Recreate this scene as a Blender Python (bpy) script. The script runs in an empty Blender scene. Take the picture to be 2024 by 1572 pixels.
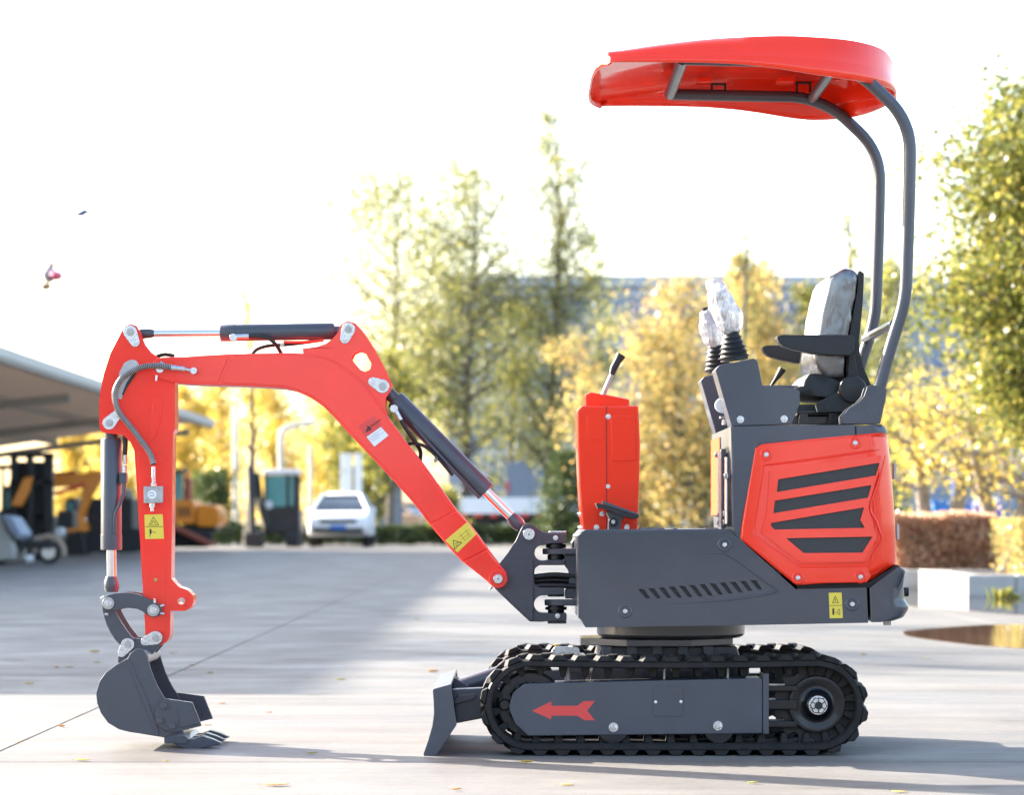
import bpy, bmesh, math, random
from mathutils import Vector, Matrix, noise
from mathutils.geometry import tessellate_polygon
import numpy as np
R = math.radians
sc = bpy.context.scene
col = sc.collection
random.seed(7)

# ------------------------------------------------------------------ camera, sky, sun, exposure
F, D, H, CX, HY = 5832.0, 9.46, 0.71, 1012.0, 1035.0     # focal length in photo pixels, distance, eye height, centre, horizon
cam_d = bpy.data.cameras.new('camera')
cam = bpy.data.objects.new('camera', cam_d)
col.objects.link(cam)
sc.camera = cam
cam.location = (0, -D, H)
cam.rotation_euler = (R(90), 0, 0)
cam_d.sensor_width = 36.0
cam_d.lens = F / 2024 * 36
cam_d.shift_y = (HY - 786) / 2024
cam_d.clip_start = 0.1
cam_d.clip_end = 3000
cam_d.dof.use_dof = True
cam_d.dof.focus_distance = D - 0.38
cam_d.dof.aperture_fstop = 4.6

SUN_EL, SUN_ROT = R(23.0), math.atan2(-0.83, 0.56)
world = bpy.data.worlds.new('World')
sc.world = world
world.use_nodes = True
wn = world.node_tree
wn.nodes.clear()
sky = wn.nodes.new('ShaderNodeTexSky')
sky.sky_type = 'NISHITA'
sky.sun_disc = False
sky.sun_elevation = SUN_EL
sky.sun_rotation = SUN_ROT
sky.air_density = 1.0
sky.dust_density = 2.7
sky.ozone_density = 0.95
bg = wn.nodes.new('ShaderNodeBackground')
bg.inputs['Strength'].default_value = 0.09
wo = wn.nodes.new('ShaderNodeOutputWorld')
wn.links.new(sky.outputs[0], bg.inputs[0])
wn.links.new(bg.outputs[0], wo.inputs[0])

sun_d = bpy.data.lights.new('sun', 'SUN')
sun_d.energy = 3.3
sun_d.angle = R(0.5)
sun_d.color = (1.0, 0.93, 0.82)
sun = bpy.data.objects.new('sun', sun_d)
col.objects.link(sun)
sdir = Vector((math.cos(SUN_EL) * math.sin(SUN_ROT), math.cos(SUN_EL) * math.cos(SUN_ROT), math.sin(SUN_EL)))
sun.rotation_euler = sdir.to_track_quat('Z', 'Y').to_euler()
sun.location = (-20, 10, 20)

sc.view_settings.view_transform = 'Standard'
sc.view_settings.look = 'None'
sc.view_settings.exposure = 2.94
sc.view_settings.gamma = 1.0
sc.view_settings.use_curve_mapping = False
sc.cycles.use_denoising = True
sc.cycles.max_bounces = 8
sc.cycles.transparent_max_bounces = 12

# ------------------------------------------------------------------ materials
def mat(name, color, rough=0.5, metal=0.0, coat=0.0, noise_amt=0.0, noise_scale=8.0, bump=0.0, bump_scale=60.0, spec=0.5, c2=None, bump_dist=0.002):
    m = bpy.data.materials.new(name)
    m.use_nodes = True
    nt = m.node_tree
    b = nt.nodes['Principled BSDF']
    b.inputs['Base Color'].default_value = (*color, 1)
    b.inputs['Roughness'].default_value = rough
    b.inputs['Metallic'].default_value = metal
    b.inputs['Coat Weight'].default_value = coat
    b.inputs['Coat Roughness'].default_value = 0.06
    b.inputs['Specular IOR Level'].default_value = spec
    tc = nt.nodes.new('ShaderNodeNewGeometry')
    if noise_amt > 0 or c2:
        n = nt.nodes.new('ShaderNodeTexNoise')
        n.inputs['Scale'].default_value = noise_scale
        n.inputs['Detail'].default_value = 6
        n.inputs['Roughness'].default_value = 0.65
        nt.links.new(tc.outputs['Position'], n.inputs['Vector'])
        r = nt.nodes.new('ShaderNodeValToRGB')
        r.color_ramp.elements[0].position = 0.3
        r.color_ramp.elements[1].position = 0.7
        a = c2 if c2 else tuple(c * (1 - noise_amt) for c in color)
        r.color_ramp.elements[0].color = (*a, 1)
        r.color_ramp.elements[1].color = (*tuple(min(1, c * (1 + noise_amt * .6)) for c in color), 1)
        nt.links.new(n.outputs['Fac'], r.inputs['Fac'])
        nt.links.new(r.outputs['Color'], b.inputs['Base Color'])
        rr = nt.nodes.new('ShaderNodeMapRange')
        rr.inputs['To Min'].default_value = max(0.02, rough - 0.07)
        rr.inputs['To Max'].default_value = min(1, rough + 0.1)
        nt.links.new(n.outputs['Fac'], rr.inputs['Value'])
        nt.links.new(rr.outputs[0], b.inputs['Roughness'])
    if bump > 0:
        n2 = nt.nodes.new('ShaderNodeTexNoise')
        n2.inputs['Scale'].default_value = bump_scale
        n2.inputs['Detail'].default_value = 3
        nt.links.new(tc.outputs['Position'], n2.inputs['Vector'])
        bp = nt.nodes.new('ShaderNodeBump')
        bp.inputs['Strength'].default_value = bump
        bp.inputs['Distance'].default_value = bump_dist
        nt.links.new(n2.outputs['Fac'], bp.inputs['Height'])
        nt.links.new(bp.outputs[0], b.inputs['Normal'])
    return m

M = {}
M['red'] = mat('red_paint', (0.95, 0.034, 0.016), 0.36, spec=.25, coat=0.75, noise_amt=0.1, noise_scale=3, bump=0.35, bump_scale=8, bump_dist=.005)
M['red_gloss'] = mat('glossy_red_moulding', (0.95, 0.034, 0.007), 0.3, spec=.15, coat=0.9, noise_amt=0.04, noise_scale=4, bump=0.45, bump_scale=7, bump_dist=.009)
M['grey'] = mat('dark_grey_paint', (0.061, 0.065, 0.080), 0.38, coat=0.3, spec=.4, noise_amt=0.12, noise_scale=6, bump=0.12, bump_scale=70)
M['grey_gloss'] = mat('glossy_dark_grey_paint', (0.057, 0.060, 0.073), 0.3, coat=0.7, spec=.3, noise_amt=0.12, noise_scale=5, bump=0.4, bump_scale=7, bump_dist=.008)
M['cast'] = mat('cast_dark_grey', (0.05, 0.053, 0.066), 0.5, coat=0.2, noise_amt=0.2, noise_scale=12, bump=0.5, bump_scale=140)
M['rubber'] = mat('track_rubber', (0.010, 0.0095, 0.010), 0.65, spec=.28, noise_amt=0.3, noise_scale=25, bump=0.35, bump_scale=120, c2=(0.024, 0.021, 0.019))
M['black'] = mat('black_plastic', (0.012, 0.012, 0.013), 0.5, noise_amt=0.2, noise_scale=20, bump=0.2, bump_scale=180)
M['black_gloss'] = mat('gloss_black_steel', (0.007, 0.0075, 0.01), 0.3, coat=0.3, spec=.3, bump=0.3, bump_scale=60)
M['hose'] = mat('black_hose_rubber', (0.012, 0.012, 0.013), 0.5, bump=0.2, bump_scale=100)
M['chrome'] = mat('chrome_rod', (0.75, 0.75, 0.76), 0.1, metal=1.0)
M['zinc'] = mat('zinc_plated_steel', (0.6, 0.61, 0.63), 0.26, metal=1.0, noise_amt=0.2, noise_scale=60, bump=0.2, bump_scale=200)
M['steel'] = mat('bare_steel', (0.42, 0.41, 0.4), 0.42, metal=0.8, noise_amt=0.25, noise_scale=50)
M['brass'] = mat('brass_nipple', (0.5, 0.33, 0.12), 0.35, metal=0.9)
M['rust'] = mat('worn_sprocket_steel', (0.032, 0.028, 0.026), 0.6, metal=0.2, noise_amt=0.35, noise_scale=40, bump=0.4, bump_scale=120)
M['silver_tape'] = mat('silvery_grey_plate', (0.45, 0.45, 0.44), 0.45, metal=0.3, noise_amt=0.2, noise_scale=30)
M['yellow_decal'] = mat('yellow_sticker', (0.76, 0.58, 0.06), 0.45)
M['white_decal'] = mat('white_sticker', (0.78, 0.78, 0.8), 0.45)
M['ink'] = mat('black_print', (0.02, 0.02, 0.02), 0.5)
M['red_decal'] = mat('red_sticker', (0.72, 0.06, 0.05), 0.45)
M['orange_decal'] = mat('orange_sticker', (0.55, 0.058, 0.002), 0.8, spec=.2)
M['seam'] = mat('dark_seam', (0.12, 0.006, 0.005), 0.6)

def mesh_mat():
    m = bpy.data.materials.new('perforated_black_mesh')
    m.use_nodes = True
    nt = m.node_tree
    b = nt.nodes['Principled BSDF']
    g = nt.nodes.new('ShaderNodeNewGeometry')
    mp = nt.nodes.new('ShaderNodeMapping')
    mp.inputs['Rotation'].default_value = (0, R(12), 0)
    mp.inputs['Scale'].default_value = (1, 1, 1)
    nt.links.new(g.outputs['Position'], mp.inputs[0])
    sep = nt.nodes.new('ShaderNodeSeparateXYZ')
    nt.links.new(mp.outputs[0], sep.inputs[0])
    def wave(sock, k, ph=0):
        a = nt.nodes.new('ShaderNodeMath'); a.operation = 'MULTIPLY_ADD'
        a.inputs[1].default_value = k; a.inputs[2].default_value = ph
        nt.links.new(sock, a.inputs[0])
        s = nt.nodes.new('ShaderNodeMath'); s.operation = 'SINE'
        nt.links.new(a.outputs[0], s.inputs[0])
        return s.outputs[0]
    w1, w2 = wave(sep.outputs['X'], 900), wave(sep.outputs['Z'], 900)
    mu = nt.nodes.new('ShaderNodeMath'); mu.operation = 'MULTIPLY'
    nt.links.new(w1, mu.inputs[0]); nt.links.new(w2, mu.inputs[1])
    r = nt.nodes.new('ShaderNodeValToRGB')
    r.color_ramp.elements[0].position = 0.0
    r.color_ramp.elements[0].color = (0.045, 0.045, 0.045, 1)
    r.color_ramp.elements[1].position = 0.35
    r.color_ramp.elements[1].color = (0.006, 0.006, 0.006, 1)
    nt.links.new(mu.outputs[0], r.inputs[0])
    nt.links.new(r.outputs[0], b.inputs['Base Color'])
    b.inputs['Roughness'].default_value = 0.5
    return m
M['mesh'] = mesh_mat()

def plastic_film(name, clear, tint=(0.92, 0.93, 0.95), scale=30.0):
    m = bpy.data.materials.new(name)
    m.use_nodes = True
    nt = m.node_tree
    nt.nodes.clear()
    out = nt.nodes.new('ShaderNodeOutputMaterial')
    g = nt.nodes.new('ShaderNodeNewGeometry')
    n = nt.nodes.new('ShaderNodeTexNoise')
    n.inputs['Scale'].default_value = scale
    n.inputs['Detail'].default_value = 5
    n.inputs['Distortion'].default_value = 1.6
    mp = nt.nodes.new('ShaderNodeMapping')
    mp.inputs['Scale'].default_value = (2.0, 2.0, 0.6); mp.inputs['Rotation'].default_value = (0, R(25), 0)
    nt.links.new(g.outputs['Position'], mp.inputs[0])
    nt.links.new(mp.outputs[0], n.inputs['Vector'])
    bp = nt.nodes.new('ShaderNodeBump')
    bp.inputs['Strength'].default_value = 1.0
    bp.inputs['Distance'].default_value = 0.008
    nt.links.new(n.outputs['Fac'], bp.inputs['Height'])
    gl = nt.nodes.new('ShaderNodeBsdfGlossy')
    gl.inputs['Roughness'].default_value = 0.2
    gl.inputs['Color'].default_value = (0.95, 0.95, 0.97, 1)
    tr = nt.nodes.new('ShaderNodeBsdfTransparent')
    tl = nt.nodes.new('ShaderNodeBsdfTranslucent')
    tl.inputs['Color'].default_value = (*tint, 1)
    df = nt.nodes.new('ShaderNodeBsdfDiffuse')
    df.inputs['Color'].default_value = (*tint, 1)
    for x in (gl, tl, df):
        nt.links.new(bp.outputs[0], x.inputs['Normal'])
    a = nt.nodes.new('ShaderNodeMixShader'); a.inputs[0].default_value = 0.5
    nt.links.new(df.outputs[0], a.inputs[1]); nt.links.new(tl.outputs[0], a.inputs[2])
    b = nt.nodes.new('ShaderNodeMixShader')
    rp = nt.nodes.new('ShaderNodeMapRange')
    rp.inputs['From Min'].default_value = 0.35; rp.inputs['From Max'].default_value = 0.65
    rp.inputs['To Min'].default_value = max(0, clear - 0.2); rp.inputs['To Max'].default_value = min(1, clear + 0.2)
    nt.links.new(n.outputs['Fac'], rp.inputs[0])
    nt.links.new(rp.outputs[0], b.inputs[0])
    nt.links.new(a.outputs[0], b.inputs[1]); nt.links.new(tr.outputs[0], b.inputs[2])
    fr = nt.nodes.new('ShaderNodeFresnel'); fr.inputs[0].default_value = 1.5
    nt.links.new(bp.outputs[0], fr.inputs['Normal'])
    ad = nt.nodes.new('ShaderNodeMath'); ad.operation = 'MULTIPLY_ADD'
    ad.inputs[1].default_value = 1.0; ad.inputs[2].default_value = 0.1
    nt.links.new(fr.outputs[0], ad.inputs[0])
    c = nt.nodes.new('ShaderNodeMixShader')
    nt.links.new(ad.outputs[0], c.inputs[0])
    nt.links.new(b.outputs[0], c.inputs[1]); nt.links.new(gl.outputs[0], c.inputs[2])
    nt.links.new(c.outputs[0], out.inputs[0])
    return m
M['bag'] = plastic_film('translucent_plastic_bag', 0.38, scale=42)
M['film'] = plastic_film('clear_plastic_seat_film', 1.06, scale=12)

# ------------------------------------------------------------------ geometry helpers
def P(x, y, Y=0.0):
    """point of the place seen at photo pixel (x, y) when it stands at depth Y"""
    d = Y + D
    return Vector(((x - CX) * d / F, Y, H + (HY - y) * d / F))
def px(n, Y=0.0):
    return n * (Y + D) / F
def ground(x, y):
    d = F * H / (y - HY)
    return Vector(((x - CX) * d / F, d - D, 0))

def fillet(pts, n=5, closed=True):
    out = []
    N = len(pts)
    for i, p in enumerate(pts):
        r = p[2] if len(p) > 2 else 0
        if r <= 0 or (not closed and i in (0, N - 1)):
            out.append(Vector((p[0], p[1]))); continue
        a, b, c = Vector(pts[i - 1][:2]), Vector(p[:2]), Vector(pts[(i + 1) % N][:2])
        u, v = (a - b), (c - b)
        lu, lv = u.length, v.length
        u.normalize(); v.normalize()
        ang = math.acos(max(-1, min(1, u.dot(v))))
        t = min(r / max(1e-6, math.tan(ang / 2)), lu * .48, lv * .48)
        p0, p1 = b + u * t, b + v * t
        for k in range(n + 1):
            s = k / n
            out.append(p0 * (1 - s) ** 2 + b * 2 * s * (1 - s) + p1 * s * s)
    return out

def spline(pts, n=4, closed=False):
    pts = [Vector(p) for p in pts]
    N = len(pts); out = []
    for i in range(N if closed else N - 1):
        if closed: a, b, c, d = pts[i - 1], pts[i], pts[(i + 1) % N], pts[(i + 2) % N]
        else: a, b, c, d = pts[max(0, i - 1)], pts[i], pts[i + 1], pts[min(N - 1, i + 2)]
        for k in range(n):
            t = k / n
            out.append(0.5 * ((2 * b) + (-a + c) * t + (2 * a - 5 * b + 4 * c - d) * t * t + (-a + 3 * b - 3 * c + d) * t ** 3))
    if not closed: out.append(pts[-1])
    return out

def rpath(pts, r, n=6):
    """3D polyline with rounded corners"""
    pts = [Vector(p) for p in pts]; out = [pts[0]]
    for i in range(1, len(pts) - 1):
        a, b, c = pts[i - 1], pts[i], pts[i + 1]
        u, v = a - b, c - b
        t = min(r, u.length * .48, v.length * .48)
        p0, p1 = b + u.normalized() * t, b + v.normalized() * t
        for k in range(n + 1):
            s = k / n
            out.append(p0 * (1 - s) ** 2 + b * 2 * s * (1 - s) + p1 * s * s)
    out.append(pts[-1])
    return out

SPLIT = {'blade_arm', 'boom_hose', 'bucket_side', 'bucket_link', 'cab_bar', 'cab_pillar', 'cylinder_bracket', 'door_strut', 'hose_clamp', 'tipping_link',
         'swing_hose', 'seat_rail', 'mast_rail', 'chassis_rail', 'body_pillar', 'motor_bracket', 'valve_fitting', 'front_cover', 'guard_bar', 'work_arm'}
class MB:
    def __init__(s): s.v, s.f = [], []
    def add(s, vs, fs):
        o = len(s.v); s.v += [tuple(v) for v in vs]; s.f += [tuple(i + o for i in f) for f in fs]; return s
    def poly3(s, loops_a, loops_b):
        """solid between matching loops a and b (first outline, others holes)"""
        la = [v for l in loops_a for v in l]; lb = [v for l in loops_b for v in l]
        n = len(la)
        if len(loops_a) == 1:
            caps = [tuple(range(n))]
        else:
            caps = [tuple(t) for t in tessellate_polygon(loops_a)]
        fs = [c for c in caps] + [tuple(i + n for i in reversed(c)) for c in caps]
        k = 0
        for l in loops_a:
            m = len(l)
            for i in range(m):
                a, b = k + i, k + (i + 1) % m
                fs.append((a, a + n, b + n, b))
            k += m
        return s.add(la + lb, fs)
    def prism(s, pts, Y0, Y1, holes=(), at=None):
        """outline in photo pixels as seen at depth Y0 (or at), extruded straight back to Y1"""
        q = Y0 if at is None else at
        loops = [fillet(pts)] + [fillet(h) for h in holes]
        def lift(Y): return [[Vector((P(p[0], p[1], q).x, Y, P(p[0], p[1], q).z)) for p in l] for l in loops]
        return s.poly3(lift(Y0), lift(Y1))
    def xz(s, pts, Y0, Y1, holes=()):
        loops = [fillet(pts)] + [fillet(h) for h in holes]
        return s.poly3([[Vector((p[0], Y0, p[1])) for p in l] for l in loops], [[Vector((p[0], Y1, p[1])) for p in l] for l in loops])
    def yz(s, pts, x0, x1):
        l = fillet(pts)
        return s.poly3([[Vector((x0, p[0], p[1])) for p in l]], [[Vector((x1, p[0], p[1])) for p in l]])
    def xy(s, pts, z0, z1):
        l = fillet(pts)
        return s.poly3([[Vector((p[0], p[1], z0)) for p in l]], [[Vector((p[0], p[1], z1)) for p in l]])
    def box(s, a, b):
        x0, y0, z0 = a; x1, y1, z1 = b
        vs = [(x0, y0, z0), (x1, y0, z0), (x1, y1, z0), (x0, y1, z0), (x0, y0, z1), (x1, y0, z1), (x1, y1, z1), (x0, y1, z1)]
        return s.add(vs, [(0, 3, 2, 1), (4, 5, 6, 7), (0, 1, 5, 4), (1, 2, 6, 5), (2, 3, 7, 6), (3, 0, 4, 7)])
    def frustum(s, a, b):
        """a, b: lists of 4 points (bottom, top)"""
        return s.add(list(a) + list(b), [(3, 2, 1, 0), (4, 5, 6, 7), (0, 1, 5, 4), (1, 2, 6, 5), (2, 3, 7, 6), (3, 0, 4, 7)])
    def lathe(s, o, ax, prof, seg=24, cap=True, ph=0.0):
        o = Vector(o); ax = Vector(ax).normalized()
        u = ax.orthogonal().normalized(); w = ax.cross(u)
        vs, fs = [], []
        for t, r in prof:
            for k in range(seg):
                a = 2 * math.pi * k / seg + ph
                vs.append(o + ax * t + (u * math.cos(a) + w * math.sin(a)) * r)
        for i in range(len(prof) - 1):
            for k in range(seg):
                a, b = i * seg + k, i * seg + (k + 1) % seg
                fs.append((a, b, b + seg, a + seg))
        if cap:
            fs.append(tuple(reversed(range(seg)))); fs.append(tuple((len(prof) - 1) * seg + k for k in range(seg)))
        return s.add(vs, fs)
    def cyl(s, a, b, r, r2=None, seg=20):
        a, b = Vector(a), Vector(b)
        return s.lathe(a, b - a, [(0, r), ((b - a).length, r if r2 is None else r2)], seg)
    def tube(s, path, r, seg=10, cap=True):
        path = [Vector(p) for p in path]
        n = len(path)
        rr = r if isinstance(r, (list, tuple)) else [r] * n
        t0 = (path[1] - path[0]).normalized(); u = t0.orthogonal().normalized()
        vs, fs = [], []
        for i, p in enumerate(path):
            t = (path[min(i + 1, n - 1)] - path[max(i - 1, 0)]).normalized()
            u = (u - t * u.dot(t)).normalized(); w = t.cross(u)
            for k in range(seg):
                a = 2 * math.pi * k / seg
                vs.append(p + (u * math.cos(a) + w * math.sin(a)) * rr[i])
        for i in range(n - 1):
            for k in range(seg):
                a, b = i * seg + k, i * seg + (k + 1) % seg
                fs.append((a, b, b + seg, a + seg))
        if cap: fs.append(tuple(reversed(range(seg)))); fs.append(tuple((n - 1) * seg + k for k in range(seg)))
        return s.add(vs, fs)
    def loft(s, rings, cap=True, closed=True):
        m = len(rings[0]); vs = [v for r in rings for v in r]; fs = []
        for i in range(len(rings) - 1):
            for k in range(m if closed else m - 1):
                a, b = i * m + k, i * m + (k + 1) % m
                fs.append((a, b, b + m, a + m))
        if cap: fs.append(tuple(reversed(range(m)))); fs.append(tuple((len(rings) - 1) * m + k for k in range(m)))
        return s.add(vs, fs)
    def hexbolt(s, p, ax, r, h, washer=True):
        p = Vector(p); ax = Vector(ax).normalized()
        if washer: s.lathe(p, ax, [(0, r * 1.45), (h * .25, r * 1.45), (h * .25, r * .9)], 16)
        s.lathe(p, ax, [(h * .2, r), (h * .9, r), (h, r * .85)], 6)
        return s
    def islands(s):
        par = list(range(len(s.v)))
        def fd(i):
            while par[i] != i: par[i] = par[par[i]]; i = par[i]
            return i
        for f in s.f:
            r0 = fd(f[0])
            for i in f[1:]: par[fd(i)] = r0
        g = {}
        for f in s.f: g.setdefault(fd(f[0]), []).append(f)
        out = []
        for fs in g.values():
            ids = sorted({i for f in fs for i in f}); mp = {i: k for k, i in enumerate(ids)}
            q = MB(); q.v = [s.v[i] for i in ids]; q.f = [tuple(mp[i] for i in f) for f in fs]; out.append(q)
        return out
    def build(s, name, m, parent=None, **k):
        if name in SPLIT:
            parts = s.islands()
            for q in parts[1:]: q.build1(name, m, parent, **k)
            return parts[0].build1(name, m, parent, **k)
        return s.build1(name, m, parent, **k)
    def build1(s, name, m, parent=None, bevel=0.0, seg=2, smooth=True, label=None, origin=None, ang=38, tag=None):
        me = bpy.data.meshes.new(name)
        bm = bmesh.new()
        vs = [bm.verts.new(v) for v in s.v]
        for f in s.f:
            try: bm.faces.new([vs[i] for i in f])
            except ValueError: pass
        bmesh.ops.recalc_face_normals(bm, faces=bm.faces)
        if smooth:
            for f in bm.faces: f.smooth = True
            for e in bm.edges:
                if len(e.link_faces) == 2 and e.calc_face_angle(0) > R(ang): e.smooth = False
        bm.to_mesh(me); bm.free()
        me.materials.append(m)
        o = bpy.data.objects.new(name, me)
        col.objects.link(o)
        if parent is not None: attach(o, parent)
        elif origin is not None:
            o.location = origin; me.transform(Matrix.Translation(-Vector(origin)))
        if bevel > 0:
            b = o.modifiers.new('edge_bevel', 'BEVEL')
            b.width = bevel; b.segments = seg; b.limit_method = 'ANGLE'; b.angle_limit = R(32)
            b.harden_normals = True
        if label: o['label'] = label
        return o

WM = {}
def wmat(o):
    if o is None: return Matrix.Identity(4)
    return wmat(o.parent) @ o.matrix_basis
def attach(o, parent):
    """parent o and keep its world-space coordinates (bakes the offset into the mesh)"""
    o.parent = parent
    if o.type == 'MESH':
        o.data.transform(wmat(parent).inverted())
def thing(name, label, cat, loc=(0, 0, 0), rz=0.0, group=None):
    o = bpy.data.objects.new(name, None)
    col.objects.link(o)
    o.empty_display_size = 0.2
    o.location = loc; o.rotation_euler = (0, 0, rz)
    return tag(o, label, cat, group)
def tag(o, label, cat, group=None, kind=None):
    if label: o['label'] = label
    if cat: o['category'] = cat
    if group: o['group'] = group
    if kind: o['kind'] = kind
    return o
def struct(o, kind='structure'):
    o['kind'] = kind
    return o
# ================================================================== THE MINI EXCAVATOR
EX = thing('mini_excavator', 'small red and grey tracked excavator with red canopy in the foreground, bucket down', 'excavator', (0.5, 0, 0))
def inst(o, parent, mtx, name=None):
    c = o.copy(); col.objects.link(c); c.parent = parent
    c.matrix_basis = wmat(parent).inverted() @ mtx
    return c
def disc(mb, x, y, r, Y0, Y1, seg=20):
    """round boss centred on photo pixel (x,y) of plane Y0, radius r pixels"""
    p = P(x, y, Y0); return mb.cyl((p.x, Y1, p.z), (p.x, Y0, p.z), px(r, Y0), seg=seg)
def bolt_at(x, y, r, Y, parent, h=0.006, m='zinc', washer=True, name='bolt'):
    b = MB(); p = P(x, y, Y); b.hexbolt(p, (0, -1, 0), px(r, Y) / 1.3, h, washer)
    return b.build(name, M[m], parent, smooth=True, ang=25)

# ---- crawler tracks
TZ, RI, RB, RL = 0.1535, 0.116, 0.1385, 0.1535
XF, XR = P(1048, 1395, -.46).x, P(1618, 1395, -.46).x
LEN = XR - XF
PER = 2 * LEN + 2 * math.pi * RB
def track_pos(s, r):
    """position on the track loop: starts bottom front, runs back, up round the sprocket and forward on top"""
    s %= PER
    if s < LEN: return Vector((XF + s, 0, TZ - r)), 0.0
    s -= LEN
    if s < math.pi * RB:
        a = s / RB; return Vector((XR + math.sin(a) * r, 0, TZ - math.cos(a) * r)), a
    s -= math.pi * RB
    if s < LEN:
        sag = -0.006 * math.sin(math.pi * s / LEN) + 0.002
        return Vector((XR - s, 0, TZ + r + sag)), math.pi
    s -= LEN
    a = s / RB; return Vector((XF - math.sin(a) * r, 0, TZ + math.cos(a) * r)), math.pi + a
NP = 38
lug_mesh = None
def make_track(yc, near):
    w = 0.09
    n = 150; rings = []
    for i in range(n):
        s = PER * i / n
        prof = [(-w, RI + .004), (-w + .006, RI), (w - .006, RI), (w, RI + .004), (w, RB - .004), (w - .008, RB), (-w + .008, RB), (-w, RB - .004)]
        rings.append([track_pos(s, r)[0] + Vector((0, yc + y, 0)) for y, r in prof])
    rings.append(rings[0])
    b = MB(); b.loft(rings, cap=False)
    belt = b.build('crawler_track', M['rubber'], EX, ang=50, label='near-side rubber crawler track' if near else 'far-side rubber crawler track')
    # tread lug (half width, staggered)
    global lug_mesh, tooth_mesh, LUG, TOOTH
    if near:
        h = RL - RB + .002
        l = MB()
        def q(y, bl, tl, sh=0): return [(-bl / 2 + sh, y, 0), (bl / 2 + sh, y, 0), (tl / 2 + sh, y, h), (-tl / 2 + sh, y, h)]
        l.loft([[Vector(v) for v in q(-.0925, .050, .026, -.005)], [Vector(v) for v in q(-.07, .054, .028, -.005)], [Vector(v) for v in q(-.02, .052, .026, .005)], [Vector(v) for v in q(.006, .034, .018, .009)]])
        LUG = l.build('tread_lug', M['rubber'], belt, bevel=.0025, seg=1)
        t = MB()
        for y in (-.05, .018):
            t.frustum([Vector((-.014, y, 0)), Vector((.014, y, 0)), Vector((.014, y + .032, 0)), Vector((-.014, y + .032, 0))],
                      [Vector((-.008, y + .004, -.032)), Vector((.008, y + .004, -.032)), Vector((.008, y + .028, -.032)), Vector((-.008, y + .028, -.032))])
        t.box((-.01, -.02, -.008), (.01, .02, .002))
        TOOTH = t.build('guide_tooth', M['rubber'], belt, bevel=.003, seg=1)
        # local meshes: undo the bake
        for o in (LUG, TOOTH): o.data.transform(wmat(belt))
    first = near
    for k in range(NP):
        for half in (0, 1):
            s = PER * (k + .5 * half) / NP
            p, a = track_pos(s, RB - .002)
            m = Matrix.Translation(p + Vector((0, yc, 0))) @ Matrix.Rotation(-a, 4, 'Y') @ Matrix.Rotation(math.pi, 4, 'X')
            if half: m = m @ Matrix.Scale(-1, 4, (0, 1, 0))
            if first and k == 0 and half == 0:
                LUG.parent = belt; LUG.matrix_basis = wmat(belt).inverted() @ m
            else: inst(LUG, belt, m)
        s = PER * (k + .25) / NP
        p, a = track_pos(s, RI + .002)
        m = Matrix.Translation(p + Vector((0, yc, 0))) @ Matrix.Rotation(-a, 4, 'Y') @ Matrix.Rotation(math.pi, 4, 'X')
        if first and k == 0: TOOTH.matrix_basis = wmat(belt).inverted() @ m
        else: inst(TOOTH, belt, m)
    return belt

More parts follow.
